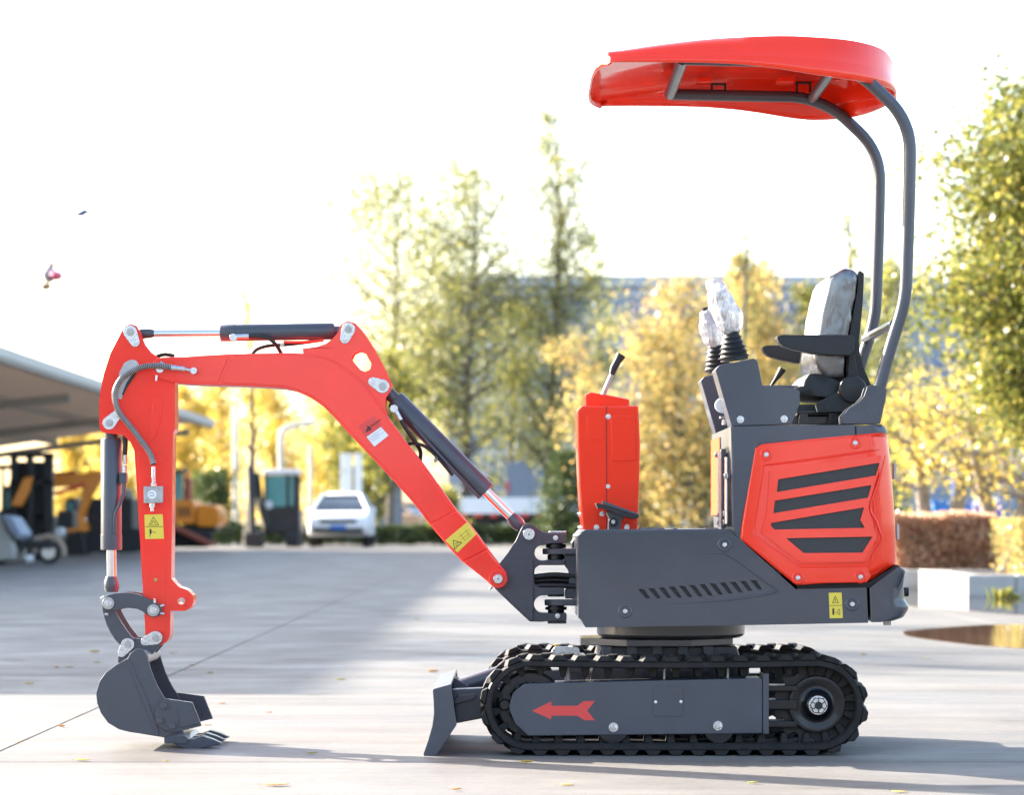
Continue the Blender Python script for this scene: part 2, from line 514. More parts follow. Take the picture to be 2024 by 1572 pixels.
def undercarriage(sgn):
    """sgn -1 near side, +1 far side"""
    yc = .37 * sgn
    make_track(yc, sgn < 0)
    yo = yc + sgn * .072     # outer face of the frame beam
    yi = yc - sgn * .06
    Yp = -.442               # pixels were measured on the near face
    f = MB()
    q = [(1036, 1352, 6), (1507, 1341, 5), (1507, 1451, 3), (1044, 1456, 4), (1018, 1432, 12), (1005, 1401, 26), (1014, 1370, 12)]
    la = [Vector((P(p.x, p.y, Yp).x, yo, P(p.x, p.y, Yp).z)) for p in fillet(q)]
    f.poly3([la], [[Vector((v.x, yi, v.z)) for v in la]])
    fr = f.build('track_frame', M['grey'], EX, bevel=.004)
    e = MB()
    def pp(x, y): return P(x, y, Yp)
    a, c = pp(1508, 1452), pp(1520, 1332)
    e.box((a.x, min(yo - sgn * .002, yi), a.z), (c.x, max(yo - sgn * .002, yi), c.z))
    e.build('end_plate', M['grey'], fr, bevel=.002)
    if sgn < 0:
        a = MB()
        arrow = [(1051.4, 1406), (1089.5, 1387.7), (1089.8, 1396.2), (1140.6, 1396.2), (1154, 1386.8), (1176, 1386.6), (1160.5, 1405.7), (1176, 1425), (1154.5, 1424.4), (1140.6, 1415.8), (1089.8, 1415.8), (1089.5, 1423)]
        a.prism(arrow, yo - .0008, yo + .001)
        a.build('arrow_decal', M['red_decal'], fr, smooth=False, label='red arrow pointing forward')
        c = MB(); c.prism([(1292.5, 1359, 5), (1350, 1359, 5), (1350, 1417, 5), (1292.5, 1417, 5)], yo - .0025, yo + .001)
        c.build('cover_plate', M['grey'], fr, bevel=.0012)
        for x, y in ((1296, 1388.5), (1346, 1388)):
            r = MB(); p = P(x, y, yo - .003); r.lathe(p, (0, -1, 0), [(-.003, .0048), (0, .0048), (.0015, .003)], 12); r.build('rivet', M['white_decal'], fr)
        for x, y in ((1212.5, 1438.5), (1419, 1435.5)):
            bolt_at(x, y, 8.5, yo, fr, .008)
        w = MB(); w.tube([P(1122, 1345, -.36), P(1122, 1300, -.36)], .009); w.build('grease_pipe', M['silver_tape'], fr)
        w = MB(); w.tube(rpath([P(1313, 1343, -.39), P(1313, 1322, -.39), P(1326, 1320, -.39), P(1331, 1330, -.39)], .01), .0045)
        w.build('lifting_hook', M['steel'], fr)
        w = MB(); w.tube([P(1438, 1343, -.39), P(1438, 1312, -.39)], .006); w.build('frame_pin', M['steel'], fr)
    # front idler: rim with spokes
    x0 = XF
    i = MB()
    c = Vector((x0, yc, TZ))
    i.lathe(c + Vector((0, -.045, 0)), (0, 1, 0), [(0, .070), (0, .096), (.012, .104), (.03, .104), (.034, .092), (.056, .092), (.06, .104), (.078, .104), (.09, .096), (.09, .070)], 40, cap=False)
    i.lathe(c + Vector((0, -.02, 0)), (0, 1, 0), [(0, .02), (0, .075), (.04, .075), (.04, .02)], 40)
    idl = i.build('idler_wheel', M['rust'], EX)
    for k in range(10):
        a = 2 * math.pi * k / 10
        r = MB(); d = Vector((math.cos(a), 0, math.sin(a)))
        r.box((-.008, -.046, .03), (.008, .046, .075))
        o = r.build('idler_rib', M['rust'], idl, bevel=.002); o.data.transform(wmat(idl)); o.matrix_basis = wmat(idl).inverted() @ Matrix.Translation(c) @ Matrix.Rotation(a, 4, 'Y')
    h = MB(); h.lathe(c + Vector((-.078, sgn * .02, 0)), (0, sgn, 0), [(0, .018), (.03, .018), (.034, .014)], 24); h.build('idler_hub', M['black_gloss'], idl)
    # drive sprocket: toothed plate, dished black hub, castle nut
    c = Vector((XR, yc, TZ))
    t = MB(); pts = []
    NT = 13
    for k in range(NT):
        for da, r in ((-.36, .108), (-.17, .131), (.17, .131), (.36, .108)):
            a = 2 * math.pi * (k + da) / NT
            pts.append(Vector((c.x + math.cos(a) * r, 0, c.z + math.sin(a) * r)))
    ys = yc + sgn * .012
    t.poly3([[Vector((p.x, ys - .008, p.z)) for p in pts]], [[Vector((p.x, ys + .008, p.z)) for p in pts]])
    sp = t.build('drive_sprocket', M['rust'], EX, bevel=.001)
    h = MB(); h.lathe(c + Vector((0, sgn * .02, 0)), (0, sgn, 0), [(0, .088), (.012, .0885), (.022, .086), (.024, .074), (.016, .06), (.018, .045), (.036, .036), (.046, .034), (.05, .026)], 48)
    h.build('sprocket_hub', M['black_gloss'], sp, ang=60)
    h = MB(); h.lathe(c + Vector((0, sgn * .07, 0)), (0, sgn, 0), [(0, .029), (.004, .029)], 24)
    h.lathe(c + Vector((0, sgn * .074, 0)), (0, sgn, 0), [(0, .027), (.014, .027), (.018, .024), (.018, .012)], 6, ph=.2)
    h.build('castle_nut', M['zinc'], sp, ang=25)
    for k in range(6):
        a = k * math.pi / 3 + .52
        g = MB(); g.box((-.0016, -.0, .012), (.0016, .0, .026))
        g = MB(); d = Vector((math.cos(a), 0, math.sin(a))); p = c + Vector((0, sgn * .0925, 0))
        g.cyl(p + d * .012, p + d * .024, .0016, seg=6); g.build('nut_slot', M['ink'], sp)
    h = MB(); h.cyl(c + Vector((0, sgn * .07, 0)), c + Vector((0, sgn * .096, 0)), .012); h.build('axle_end', M['rust'], sp)
    m = MB()
    for dz, hh in ((.05, .018), (.0, .03), (-.06, .02)):
        m.box((XR - .16, yc - .05, TZ + dz - hh / 2), (XR - .06, yc + .05, TZ + dz + hh / 2))
    m.build('motor_bracket', M['black_gloss'], EX, bevel=.003)
    # lower rollers
    for x in (1212, 1421):
        p = P(x, 1441, Yp)
        r = MB(); r.lathe((p.x, yc - .07, p.z + .001), (0, 1, 0), [(0, .03), (0, .046), (.012, .049), (.03, .049), (.036, .036), (.104, .036), (.11, .049), (.128, .049), (.14, .046), (.14, .03)], 32)
        r.build('track_roller', M['black_gloss'], EX)
undercarriage(-1)
undercarriage(+1)

# ---- car body between the tracks, turntable
b = MB()
zt = P(0, 1277, -.2).z; zb = .12
cxm = .509
b.xz([(cxm - .27, .09), (cxm + .24, .09), (cxm + .24, .18), (cxm + .2, zt - .004), (cxm - .23, zt - .004), (cxm - .27, .2)], -.16, .16)
b.xz([(cxm - .16, .13), (cxm + .13, .13), (cxm + .08, .22), (cxm - .12, .22)], -.30, .30)
cb = b.build('carbody', M['grey'], EX, bevel=.006)
b = MB(); q = []
for k in range(8):
    a = math.pi / 8 + k * math.pi / 4
    q.append((cxm - .05 + .262 * math.cos(a), .262 * math.sin(a)))
b.xy(q, zt - .002, zt + .02)
b.build('slew_base_plate', M['grey_gloss'], cb, bevel=.003)
b = MB(); b.lathe((cxm, 0, zt + .02), (0, 0, 1), [(0, .222), (.006, .232), (.012, .237), (.062, .237), (.062, .2)], 64)
b.build('slew_ring', M['grey_gloss'], cb)
for k in range(5):
    b = MB(); p = P(1190 + 50 * k, 1278, -.18); b.box((p.x, -.19, zt - .05), (p.x + .03, -.165, zt - .003)); b.build('base_gusset', M['grey'], cb, bevel=.002)
b = MB(); b.box((cxm - .35, -.22, .24), (cxm - .27, .22, .285)); b.build('front_crossbeam', M['grey'], cb, bevel=.006)
b = MB(); p = P(1110, 1287, -.12); b.poly3([[Vector((v.x, -.12, v.y)) for v in fillet([(p.x - .04, p.z - .012, .012), (p.x + .06, p.z - .012, .012), (p.x + .055, p.z + .01, .01), (p.x - .02, p.z + .014, .012)])]],
      [[Vector((v.x, -.1, v.y)) for v in fillet([(p.x - .04, p.z - .012, .012), (p.x + .06, p.z - .012, .012), (p.x + .055, p.z + .01, .01), (p.x - .02, p.z + .014, .012)])]])
b.build('pin_plate', M['zinc'], cb, bevel=.001)

# ---- dozer blade
b = MB()
BL = [(855, 1363, 3), (857, 1390), (857.5, 1412), (854, 1436), (846, 1464), (837, 1490), (837, 1497.5, 2), (861.5, 1496.5, 2), (903, 1433), (898, 1402), (891.5, 1353, 3)]
for y0, y1 in ((-.462, -.450), (.45, .462)):
    b.prism(BL, y0, y1, at=-.46)
front = [(855, 1363), (857, 1390), (857.5, 1412), (854, 1436), (846, 1464), (837, 1490), (837, 1497.5)]
bk = [(x + 11, y) for x, y in reversed(front)]
b.prism(front + bk, -.45, .45, at=-.46)
b.prism([(856, 1363), (891.5, 1353), (892.5, 1360), (857, 1370)], -.45, .45, at=-.46)
b.prism([(838, 1485), (850, 1480), (861, 1496.5), (838, 1497.5)], -.45, .45, at=-.46)
bld = b.build('dozer_blade', M['grey'], EX, bevel=.003)
b = MB()
for s in (-1, 1):
    y = s * .23
    pts = [P(893, 1363, -.24), P(955, 1360, -.24), P(1060, 1372, -.24), P(1060, 1402, -.24), P(955, 1420, -.24), P(902, 1430, -.24)]
    b.poly3([[Vector((p.x, y - .03, p.z)) for p in pts]], [[Vector((p.x, y + .03, p.z)) for p in pts]])
arm_ = b.build('blade_arm', M['grey'], EX, bevel=.004)
b = MB(); b.prism([(895, 1388), (905, 1375), (938, 1372), (941, 1378), (936, 1383), (900, 1393)], -.275, -.262); b.build('arm_gusset', M['grey'], bld, bevel=.002)
b = MB(); b.prism([(892, 1345), (898, 1345), (925, 1362), (925, 1372), (892, 1366)], -.06, -.03, at=-.2)
b.prism([(892, 1345), (898, 1345), (925, 1362), (925, 1372), (892, 1366)], .03, .06, at=-.2); b.build('cylinder_bracket', M['grey'], bld, bevel=.002)
b = MB(); b.cyl(P(912, 1358, 0), P(1010, 1325, 0), .026); bc = b.build('blade_cylinder', M['grey'], EX, smooth=True)
b = MB(); b.cyl(P(1005, 1328, 0), P(1080, 1300, 0), .014); b.build('cylinder_rod', M['chrome'], bc)

# ---- swing bracket and its pivots
b = MB()
out = [(1028, 1050, 6), (1034, 1038, 10), (1047, 1035, 14), (1058, 1040, 8), (1073, 1052, 6), (1092, 1055), (1119, 1054, 3), (1120, 1074, 3), (1092, 1075), (1082, 1076, 4)]
n1 = [(1072 + 15.5 * math.cos(a), 1093.5 - 15.5 * math.sin(a)) for a in [math.pi * .45 + math.pi * 1.1 * k / 10 for k in range(11)]]
mid1 = [(1084, 1107.5), (1115, 1107.5), (1115, 1118)]
n2 = [(1066, 1118, 4), (1057, 1124, 8), (1056, 1140), (1057, 1156, 8), (1066, 1162, 4)]
mid2 = [(1115, 1162), (1116, 1176), (1084, 1177)]
n3 = [(1073 + 17.5 * math.cos(a), 1195 - 17.5 * math.sin(a)) for a in [math.pi * .45 + math.pi * 1.1 * k / 10 for k in range(11)]]
rest = [(1084, 1213), (1120, 1213, 2), (1120, 1228, 3), (1080, 1229), (1068, 1230, 4), (1047, 1229.5, 5), (1013, 1198), (978, 1164, 4), (970, 1145, 12), (985, 1118, 8), (1004, 1093, 8), (1020, 1068)]
b.prism(out + n1 + mid1 + n2 + mid2 + n3 + rest, -.05, .05)
sb = b.build('swing_bracket', M['cast'], EX, bevel=.003)
b = MB(); b.prism([(985, 1121), (1003, 1106, 4), (1054, 1106, 3), (1054, 1226), (1048, 1226, 3), (1000, 1180), (975, 1158)], -.056, .056); b.build('bracket_cheek', M['cast'], sb, bevel=.002)
def pin(x, y, r, Y, parent, mm='zinc', name='pivot_pin', d=.012):
    b = MB(); disc(b, x, y, r, Y - d, Y + .002, 28); o = b.build(name, M[mm], parent, bevel=.0012)
    c = MB(); disc(c, x, y, 1.6, Y - d - .001, Y - d + .001, 10); c.build('pin_centre', M['ink'], parent, smooth=False)
    return o
pin(1045.4, 1056.6, 11.5, -.052, sb)
for y0, y1, r in ((1063, 1107, .024), (1076, 1084, .033), (1097, 1107, .028), (1170, 1180, .027), (1197, 1214, .027), (1200, 1206, .035), (1215, 1232, .024)):
    b = MB(); a = P(1099, y0, 0); c = P(1099, y1, 0); b.cyl(c, a, r, seg=28); b.build('pivot_bush', M['black_gloss'], sb, bevel=.001)
b = MB(); p = P(1103, 1054, 0); b.box((p.x - .03, -.04, p.z), (p.x + .025, .04, p.z + .006)); b.build('top_cap', M['zinc'], sb, bevel=.002)
b = MB(); p = P(1101, 1228, 0); b.box((p.x - .03, -.04, p.z - .008), (p.x + .03, .04, p.z)); b.build('bottom_cap', M['cast'], sb, bevel=.002)
for x, y in ((1098, 1063.5), (1102, 1218)):
    bolt_at(x, y, 4.5, -.052, sb, .006)
b = MB()
for y in (1090.5, 1191.5):
    a = P(1076 if y < 1100 else 1080, y, 0); c = P(1150, y, 0); t = .0095
    pts = [(a.x - .006, -.012), (a.x + .006, -.03), (a.x + .02, -.042), (a.x + .05, -.05), (c.x, -.05), (c.x, .05), (a.x + .05, .05), (a.x + .02, .042), (a.x + .006, .03), (a.x - .006, .012)]
    b.xy(pts, a.z - t, a.z + t)
b.prism([(1115.5, 1097), (1141, 1097), (1141, 1184), (1117, 1184), (1117, 1168, 4), (1124, 1155, 5), (1126, 1141, 6), (1123, 1128, 5), (1115.5, 1118, 4)], -.035, .035)
b.box((P(1139, 0, 0).x, -.14, P(0, 1197, 0).z), (P(1152, 0, 0).x, .14, P(0, 1084, 0).z))
b.build('swing_post_mount', M['cast'], EX, bevel=.003)
b = MB()
for i, (yy, zz) in enumerate(((-.03, 1139), (-.015, 1148), (.012, 1143), (.0, 1155), (.03, 1150), (-.035, 1158))):
    b.tube(spline([P(1040, zz + 4, yy), P(1070, zz, yy), P(1100, zz - 2 + i % 3, yy), P(1150, zz + 2, yy)], 5), .0085, 10)
b.build('swing_hose', M['hose'], EX)

# ---- boom
BY = .066
boom_top = [(304, 744, 4), (297, 730, 18), (306, 709, 14), (322, 706.5), (342, 705.8), (365, 705.6), (393, 703.4), (453, 700), (505, 699), (573, 697.5), (603, 699), (636, 704.6), (662, 714.5), (687, 731), (713, 753), (738, 783), (761, 817.5), (781.4, 844), (800, 869.8), (835.5, 915), (870, 963), (903.9, 1010.4), (925, 1033), (942, 1053.4), (965, 1086), (988, 1117, 5), (1001, 1132, 10)]
boom_foot = [(1003, 1146, 10), (996, 1160, 10), (984, 1163.5, 10), (972, 1159, 6), (962, 1149, 3)]
boom_low = [(936, 1128), (915, 1112), (897, 1094), (880, 1074), (861, 1052), (849.8, 1037.5), (819.5, 997.7), (780, 953), (755, 926), (725.4, 895), (700, 868), (687, 855), (661.8, 826.5), (638.9, 803.6), (613.4, 786), (585, 773), (562.5, 768), (521.8, 765), (480, 763), (434.7, 761.8), (400, 761), (371.8, 759.5), (345, 757, 3), (325, 752)]
b = MB()
b.prism(boom_top + boom_foot + boom_low, -BY, BY)
bm_ = b.build('boom', M['red'], EX, bevel=.0035, seg=3, ang=30)
# raised side plates (weld line edges) on each face of the boom
def inset_strip(top, low):
    return top + low
side = [(462, 703.5), (505, 702), (573, 701), (603, 702.5), (636, 708.5), (662, 718.5), (686, 735), (711, 757), (736, 787), (758, 821), (797, 873), (832, 918.5), (867, 967), (898, 1009, 2), (863, 1029), (852, 1033, 2), (822, 994), (783, 949.5), (758, 922.5), (728, 891.5), (703, 864.5), (664, 822.5), (641, 800), (615, 782), (586, 769.2), (563, 764), (522, 761), (480, 759.2), (437, 758)]
b = MB(); b.prism([(345, 709), (393, 707), (452, 703.6, 3), (430, 757, 3), (347, 753.5)], -BY - .003, -BY + .004); b.build('boom_end_plate', M['red'], bm_, bevel=.0015)
b = MB(); b.prism(side, -BY - .0025, -BY + .004); b.build('boom_side_plate', M['red'], bm_, bevel=.0022, ang=30)
b = MB(); b.prism([(902, 1011), (925, 1034), (941, 1055), (962, 1086), (914, 1110), (896, 1091), (879, 1071), (862, 1051), (853, 1037)], -BY - .006, -BY + .002); b.build('boom_foot_plate', M['red'], bm_, bevel=.003)
b = MB(); b.prism([(962, 1088), (988, 1120), (972, 1156), (916, 1112)], -BY - .011, -BY + .002); b.build('boom_foot_wrap', M['red'], bm_, bevel=.003)
b = MB(); disc(b, 984.4, 1145, 18.5, -.092, .092, 36); b.build('foot_boss', M['red'], bm_, bevel=.0025)
pin(984.4, 1145, 9.2, -.092, bm_)
b = MB(); b.tube([P(972, 1160, -.08), P(968, 1166, -.08)], [.006, .003]); b.build('grease_nipple', M['zinc'], bm_)
# horn plate on top of the boom
horn = [(598, 689, 2), (625, 686), (645, 679), (660, 667), (669.5, 655, 6), (673, 642, 8), (687, 634.5, 9), (702, 639, 8), (718, 656), (738, 686.5), (758.5, 724.7), (773.5, 757.8, 5), (773.5, 770, 6), (763, 786, 6), (761, 804), (766, 822), (756, 830), (735, 800), (700, 755), (660, 725), (600, 706)]
hole = [(693, 709, 4), (699, 698, 4), (711, 692.5, 6), (722, 697, 5), (734, 719, 5), (732, 730, 4), (722, 736, 5), (712, 731, 4)]
hole = list(reversed(hole))
for s in (-1, 1):
    b = MB()
    y0, y1 = (-.056, -.044) if s < 0 else (.044, .056)
    b.prism(horn, y0, y1, holes=[hole], at=-.056); b.build('horn_plate', M['red'], bm_, bevel=.0018)
b = MB(); b.prism([(603, 692), (640, 684), (662, 700), (700, 730), (735, 768), (757, 800), (757, 820), (735, 800), (700, 755), (660, 725), (600, 706)], -.044, .044, at=-.05); b.build('horn_web', M['red'], bm_)
def keyplate(x1, y1, r1, x2, y2, r2, Y, parent):
    """flat pin-retaining plate with a large pin end and a small bolt"""
    a, c = Vector((x1, y1)), Vector((x2, y2)); d = (c - a); L = d.length; d.normalize()
    base = math.atan2(d.y, d.x); al = math.acos((r1 - r2) / L)
    pts = []
    for k in range(15):
        t = base + al + (2 * math.pi - 2 * al) * k / 14; pts.append((a.x + r1 * math.cos(t), a.y + r1 * math.sin(t)))
    for k in range(11):
        t = base - al + 2 * al * k / 10; pts.append((c.x + r2 * math.cos(t), c.y + r2 * math.sin(t)))
    b = MB(); b.prism(pts, Y - .006, Y + .001); kp = b.build('retaining_plate', M['zinc'], parent, bevel=.001)
    b = MB(); disc(b, x1, y1, r1 * .55, Y - .011, Y - .004, 24); disc(b, x1, y1, r1 * .2, Y - .012, Y - .01, 10); b.build('pin_head', M['steel'], parent, bevel=.001)
    bolt_at(x2, y2, r2 * .72, Y - .006, parent, .007, 'zinc', washer=True)
keyplate(688.5, 651, 13.5, 681.6, 670, 9.5, -.056, bm_)
keyplate(756, 764, 13.5, 736.9, 754.8, 9, -.056, bm_)
# boom cylinder hose pipe ends, decals
def quad_decal(pts, Y, m, parent, name, label=None):
    b = MB(); b.prism(pts, Y - .0006, Y + .0004); return b.build(name, M[m], parent, smooth=False, label=label)
SY = -BY - .0035
quad_decal([(707.5, 843.5, 2), (739, 822.5, 2), (769.5, 861, 2), (740, 885, 2)], SY + .0006, 'red_decal', bm_, 'warning_label', 'red and white warning sticker')
quad_decal([(724.4, 864.2), (753, 844.2), (768, 861), (740, 883.2)], SY, 'white_decal', bm_, 'warning_label_text_field')
quad_decal([(880, 1069, 1), (923, 1032.7, 1), (942, 1056.6, 1), (904, 1093, 1)], -BY - .0065, 'yellow_decal', bm_, 'hazard_label', 'yellow sticker with warning triangle')
def strokes(lines, Y, parent, name, w=1.0, m='ink'):
    """printed marks: strips w pixels wide"""
    b = MB()
    for ln in lines:
        for i in range(len(ln) - 1):
            a, c = Vector(ln[i]), Vector(ln[i + 1]); d = (c - a).normalized() * (w / 2); n_ = Vector((-d.y, d.x))
            q = [a - d + n_, a - d - n_, c + d - n_, c + d + n_]
            b.prism([(v.x, v.y) for v in q], Y - .0004, Y + .0003)
    return b.build(name, M[m], parent, smooth=False)
def solid(polys, Y, parent, name, m='ink'):
    b = MB()
    for q in polys: b.prism(q, Y - .0004, Y + .0003)
    return b.build(name, M[m], parent, smooth=False)
solid([[(723, 856), (726, 841), (734.5, 849)]], SY - .0004, bm_, 'warning_triangle')
strokes([[(726.3, 846), (728.5, 851.5)]], SY - .0012, bm_, 'exclamation_mark', .9, 'red_decal')
def label_text(txt, x, y, Y, size_px, rot, parent, m='ink', name='lettering'):
    cu = bpy.data.curves.new(name, 'FONT'); cu.body = txt; cu.size = px(size_px, Y) * 1.35; cu.align_x = 'CENTER'; cu.align_y = 'CENTER'; cu.extrude = .0002
    t = bpy.data.objects.new(name, cu); col.objects.link(t)
    bpy.context.view_layer.update()
    me = bpy.data.meshes.new_from_object(t.evaluated_get(bpy.context.evaluated_depsgraph_get()))
    bpy.data.objects.remove(t); bpy.data.curves.remove(cu)
    me.materials.clear(); me.materials.append(M[m])
    o = bpy.data.objects.new(name, me); col.objects.link(o); o.parent = parent
    p = P(x, y, Y)
    o.matrix_basis = wmat(parent).inverted() @ Matrix.Translation((p.x, Y, p.z)) @ Matrix.Rotation(-rot, 4, 'Y') @ Matrix.Rotation(R(90), 4, 'X')
    return o
label_text('WARNING', 740, 838.5, SY - .0008, 4.6, R(35), bm_)
strokes([[(729, 866), (755.5, 847.5)], [(731.5, 868.5), (748, 857)], [(733.5, 871), (760, 853)], [(735.5, 873.5), (750, 863.5)]], SY - .0006, bm_, 'label_text_lines', .45)
HY2 = -BY - .0072
strokes([[(895.5, 1068.5), (898.5, 1086), (912.5, 1073), (895.5, 1068.5)]], HY2, bm_, 'hazard_triangle', 1.2)
strokes([[(900, 1076), (904, 1073), (907, 1074)], [(901, 1080), (905, 1077)]], HY2, bm_, 'hazard_pictogram', 1.1)
strokes([[(908, 1062), (916, 1055), (928, 1047)], [(912, 1067), (930, 1053)], [(917, 1070), (932, 1058)], [(909, 1056), (918, 1067)], [(920, 1048), (928, 1060)]], HY2, bm_, 'hazard_text_lines', .5)

# ---- boom hoses
b = MB()
b.tube(spline([P(491, 665, -.03), P(515, 665, -.035), P(532, 670, -.03), P(545, 681, -.02), P(556, 699, 0)], 6), px(4), 10)
b.tube(spline([P(497, 702, 0), P(508, 691, 0), P(530, 684, 0), P(560, 682, 0), P(590, 679, 0), P(640, 672, 0)], 6), px(3.6), 10)
b.tube(spline([P(792, 831, -.05), P(806, 853, -.045), P(822, 876, -.03), P(831, 893, -.01), P(830, 914, 0)], 6), px(4), 10)
b.tube(spline([P(806, 878, -.02), P(820, 877, -.03), P(842, 884, -.03), P(865, 905, -.03), P(895, 940, -.03)], 6), px(3.4), 10)
b.tube(spline([P(308, 706, .03), P(325, 701, .03), P(345, 704, .03)], 6), px(4), 10)
b.build('boom_hose', M['hose'], EX)
b = MB(); b.cyl(P(558, 686, -.035), P(558, 678, -.035), px(4)); b.cyl(P(861, 911, -.06), P(861, 905, -.03), px(4)); b.build('hose_clamp', M['steel'], EX)

# ---- hydraulic cylinders
def cylinder(name, a, c, r, rod_end, rr, tail, Yo=0.0, label=None):
    """barrel a->c (pixels), rod c->rod_end, tail eye tail->a"""
    A, C, E, T = P(*a, Yo), P(*c, Yo), P(*rod_end, Yo), P(*tail, Yo)
    ax = (C - A).normalized(); L = (C - A).length; R_ = px(r, Yo)
    b = MB(); b.lathe(A, ax, [(0, R_ * .86), (.006, R_), (L - .05, R_), (L - .0495, R_ * 1.03), (L - .003, R_ * 1.03), (L, R_ * .95)], 36)
    o = b.build(name, M['grey'], EX, ang=40, label=label)
    b = MB(); b.cyl(C - ax * .01, E, px(rr, Yo), seg=28); b.build('piston_rod', M['chrome'], o)
    b = MB(); b.lathe(E - ax * .005, ax, [(-.016, px(rr * 1.1, Yo)), (0, px(rr * 1.45, Yo)), (.02, px(rr * 1.5, Yo)), (.034, px(rr * 1.2, Yo))], 24)
    b.build('rod_eye', M['grey'], o)
    b = MB(); d = (A - T); b.cyl(T, A + ax * .004, R_ * .62, seg=24); b.build('tail_eye', M['grey'], o, bevel=.002)
    return o
c1 = cylinder('arm_cylinder', (661, 655), (435.5, 658.5), 16.6, (292, 659.5), 6.6, (684, 654.5), label='hydraulic cylinder along the top of the boom')
c2 = cylinder('boom_cylinder', (780, 789), (961, 972.5), 20, (1018, 1030), 9.5, (757, 765), label='slanting hydraulic cylinder behind the boom')
c3 = cylinder('bucket_cylinder', (220, 866), (220, 1088), 20.6, (220.5, 1153), 10.2, (218, 842), label='upright hydraulic cylinder in front of the arm')
b = MB(); disc(b, 460.7, 666.7, 7.4, -.05, -.02, 20); b.cyl(P(463, 665.5, -.036), P(492, 665, -.036), px(5)); b.build('hose_fitting', M['zinc'], c1, bevel=.001)
b = MB(); b.tube(spline([P(640, 673, -.03), P(600, 676, -.03), P(560, 676, -.03)], 4), px(2.6)); b.build('oil_pipe', M['red'], c1)
b = MB(); disc(b, 778.5, 808, 8, -.06, -.02, 20); b.cyl(P(780, 809, -.045), P(792, 831, -.045), px(5.4)); b.build('hose_fitting', M['zinc'], c2, bevel=.001)
b = MB(); b.tube([P(805, 826, -.02), P(850, 879, -.035), P(900, 934, -.035), P(948, 985, -.03)], px(3.2)); b.build('oil_pipe', M['grey'], c2)
b = MB(); b.cyl(P(247, 899, -.02), P(247, 918, -.02), px(4)); b.cyl(P(246, 920, -.02), P(245.5, 936, -.02), px(5)); b.build('hose_fitting', M['zinc'], c3)
b = MB(); b.tube(spline([P(247, 856, -.02), P(248, 875, -.02), P(247, 900, -.02)], 4), px(4.6)); b.build('cylinder_hose', M['hose'], c3)
b = MB(); b.box((P(237, 0, -.02).x, -.035, P(0, 956, -.02).z), (P(251, 0, -.02).x, 0, P(0, 935, -.02).z)); b.tube(spline([P(246, 950, -.025), P(244, 975, -.03), P(236, 998, -.035), P(228, 1018, -.035), P(227, 1055, -.03)], 5), px(3.8)); b.build('oil_pipe', M['grey'], c3, bevel=.001)

# ---- dipper arm (stick)
AY = .048
stick = [(196.5, 842, 8), (195.7, 798), (198.2, 773.6), (204.8, 740.6), (218, 699), (241, 654.6), (247, 644, 10), (257.7, 640.4, 10), (269, 643, 8), (277, 656, 4), (281, 668), (288, 683), (299, 697), (312, 706), (330, 712), (346.2, 722), (346.2, 849, 3), (342, 857, 3), (340.5, 950), (338.5, 1144), (345, 1152), (354, 1161, 8), (371, 1167, 10), (380.5, 1177, 8), (383, 1188, 8), (379, 1201, 8), (366, 1208.5, 8), (337, 1208.5), (336, 1256, 6), (331, 1268, 5), (318, 1277, 8), (300, 1280, 8), (288, 1268, 8), (287.2, 1255.7), (286, 1226.7), (280, 1130), (277.3, 1079.5), (270.8, 971), (265.4, 891), (257.8, 874, 6), (243, 860, 6), (205, 856, 6), (198, 851, 5)]
lughole = [(358 + 7 * math.cos(t), 1188.5 + 7 * math.sin(t)) for t in [-2 * math.pi * k / 18 for k in range(18)]]
b = MB(); b.prism(stick, -AY, AY, holes=[lughole])
st = b.build('dipper_arm', M['red'], EX, bevel=.003, seg=3, ang=30)
b = MB(); ring = [(358 + 12.5 * math.cos(t), 1188.5 + 12.5 * math.sin(t)) for t in [2 * math.pi * k / 28 for k in range(28)]]
b.prism(ring, -AY - .004, -AY + .001, holes=[[(358 + 7.2 * math.cos(t), 1188.5 + 7.2 * math.sin(t)) for t in [-2 * math.pi * k / 20 for k in range(20)]]])
b.build('lug_ring', M['red'], st, bevel=.001)
b = MB(); b.prism([(272, 893, 3), (328, 893, 3), (328, 1252, 3), (291, 1252, 3), (284, 1130), (276, 975)], -AY - .0012, -AY + .002); b.build('arm_side_plate', M['red'], st, bevel=.0012)
b = MB(); p0 = P(311, 800, 0); 
b.prism([(311 - 9, 795, 0)] + [(313 + 8.5 * math.cos(t), 795 + 8.5 * math.sin(t)) for t in [math.pi * (1 + k / 10) for k in range(11)]] + [(318, 830), (306, 866), (300, 872), (293, 866), (298, 838)], -AY - .0022, -AY + .001)
b.build('stiffener_emboss', M['red'], st, bevel=.0018)
b = MB(); b.prism([(231.5, 788), (231, 765, 6), (236, 736, 8), (246, 717, 8), (259, 710.5, 8), (270, 713, 8), (276, 724, 6), (268, 735, 4), (256, 752), (244, 775), (240, 790)], -AY - .0014, -AY + .002)
b.build('pivot_cover', M['silver_tape'], st, bevel=.001)
b = MB(); b.prism([(274, 726), (268, 741), (252, 765), (243, 783), (241, 779), (250, 757), (266, 733)], -AY - .002, -AY + .001); b.build('painted_gap_shadow', M['ink'], st, smooth=False)  # black strip painted in as the shadow beside the pivot cover
keyplate(256.9, 656.2, 13.5, 266.8, 677, 9, -AY, st)
keyplate(215.6, 836.5, 13, 231, 820, 9, -AY, st)
keyplate(307.3, 1261.7, 13.5, 286, 1269, 8, -AY - .012, st)
b = MB(); disc(b, 307.6, 1146.5, 7, -AY - .003, -AY, 20); b.build('grease_boss', M['red'], st, bevel=.001)
b = MB(); disc(b, 307.6, 1146.5, 3.4, -AY - .006, -AY, 14); b.build('grease_nipple', M['brass'], st)
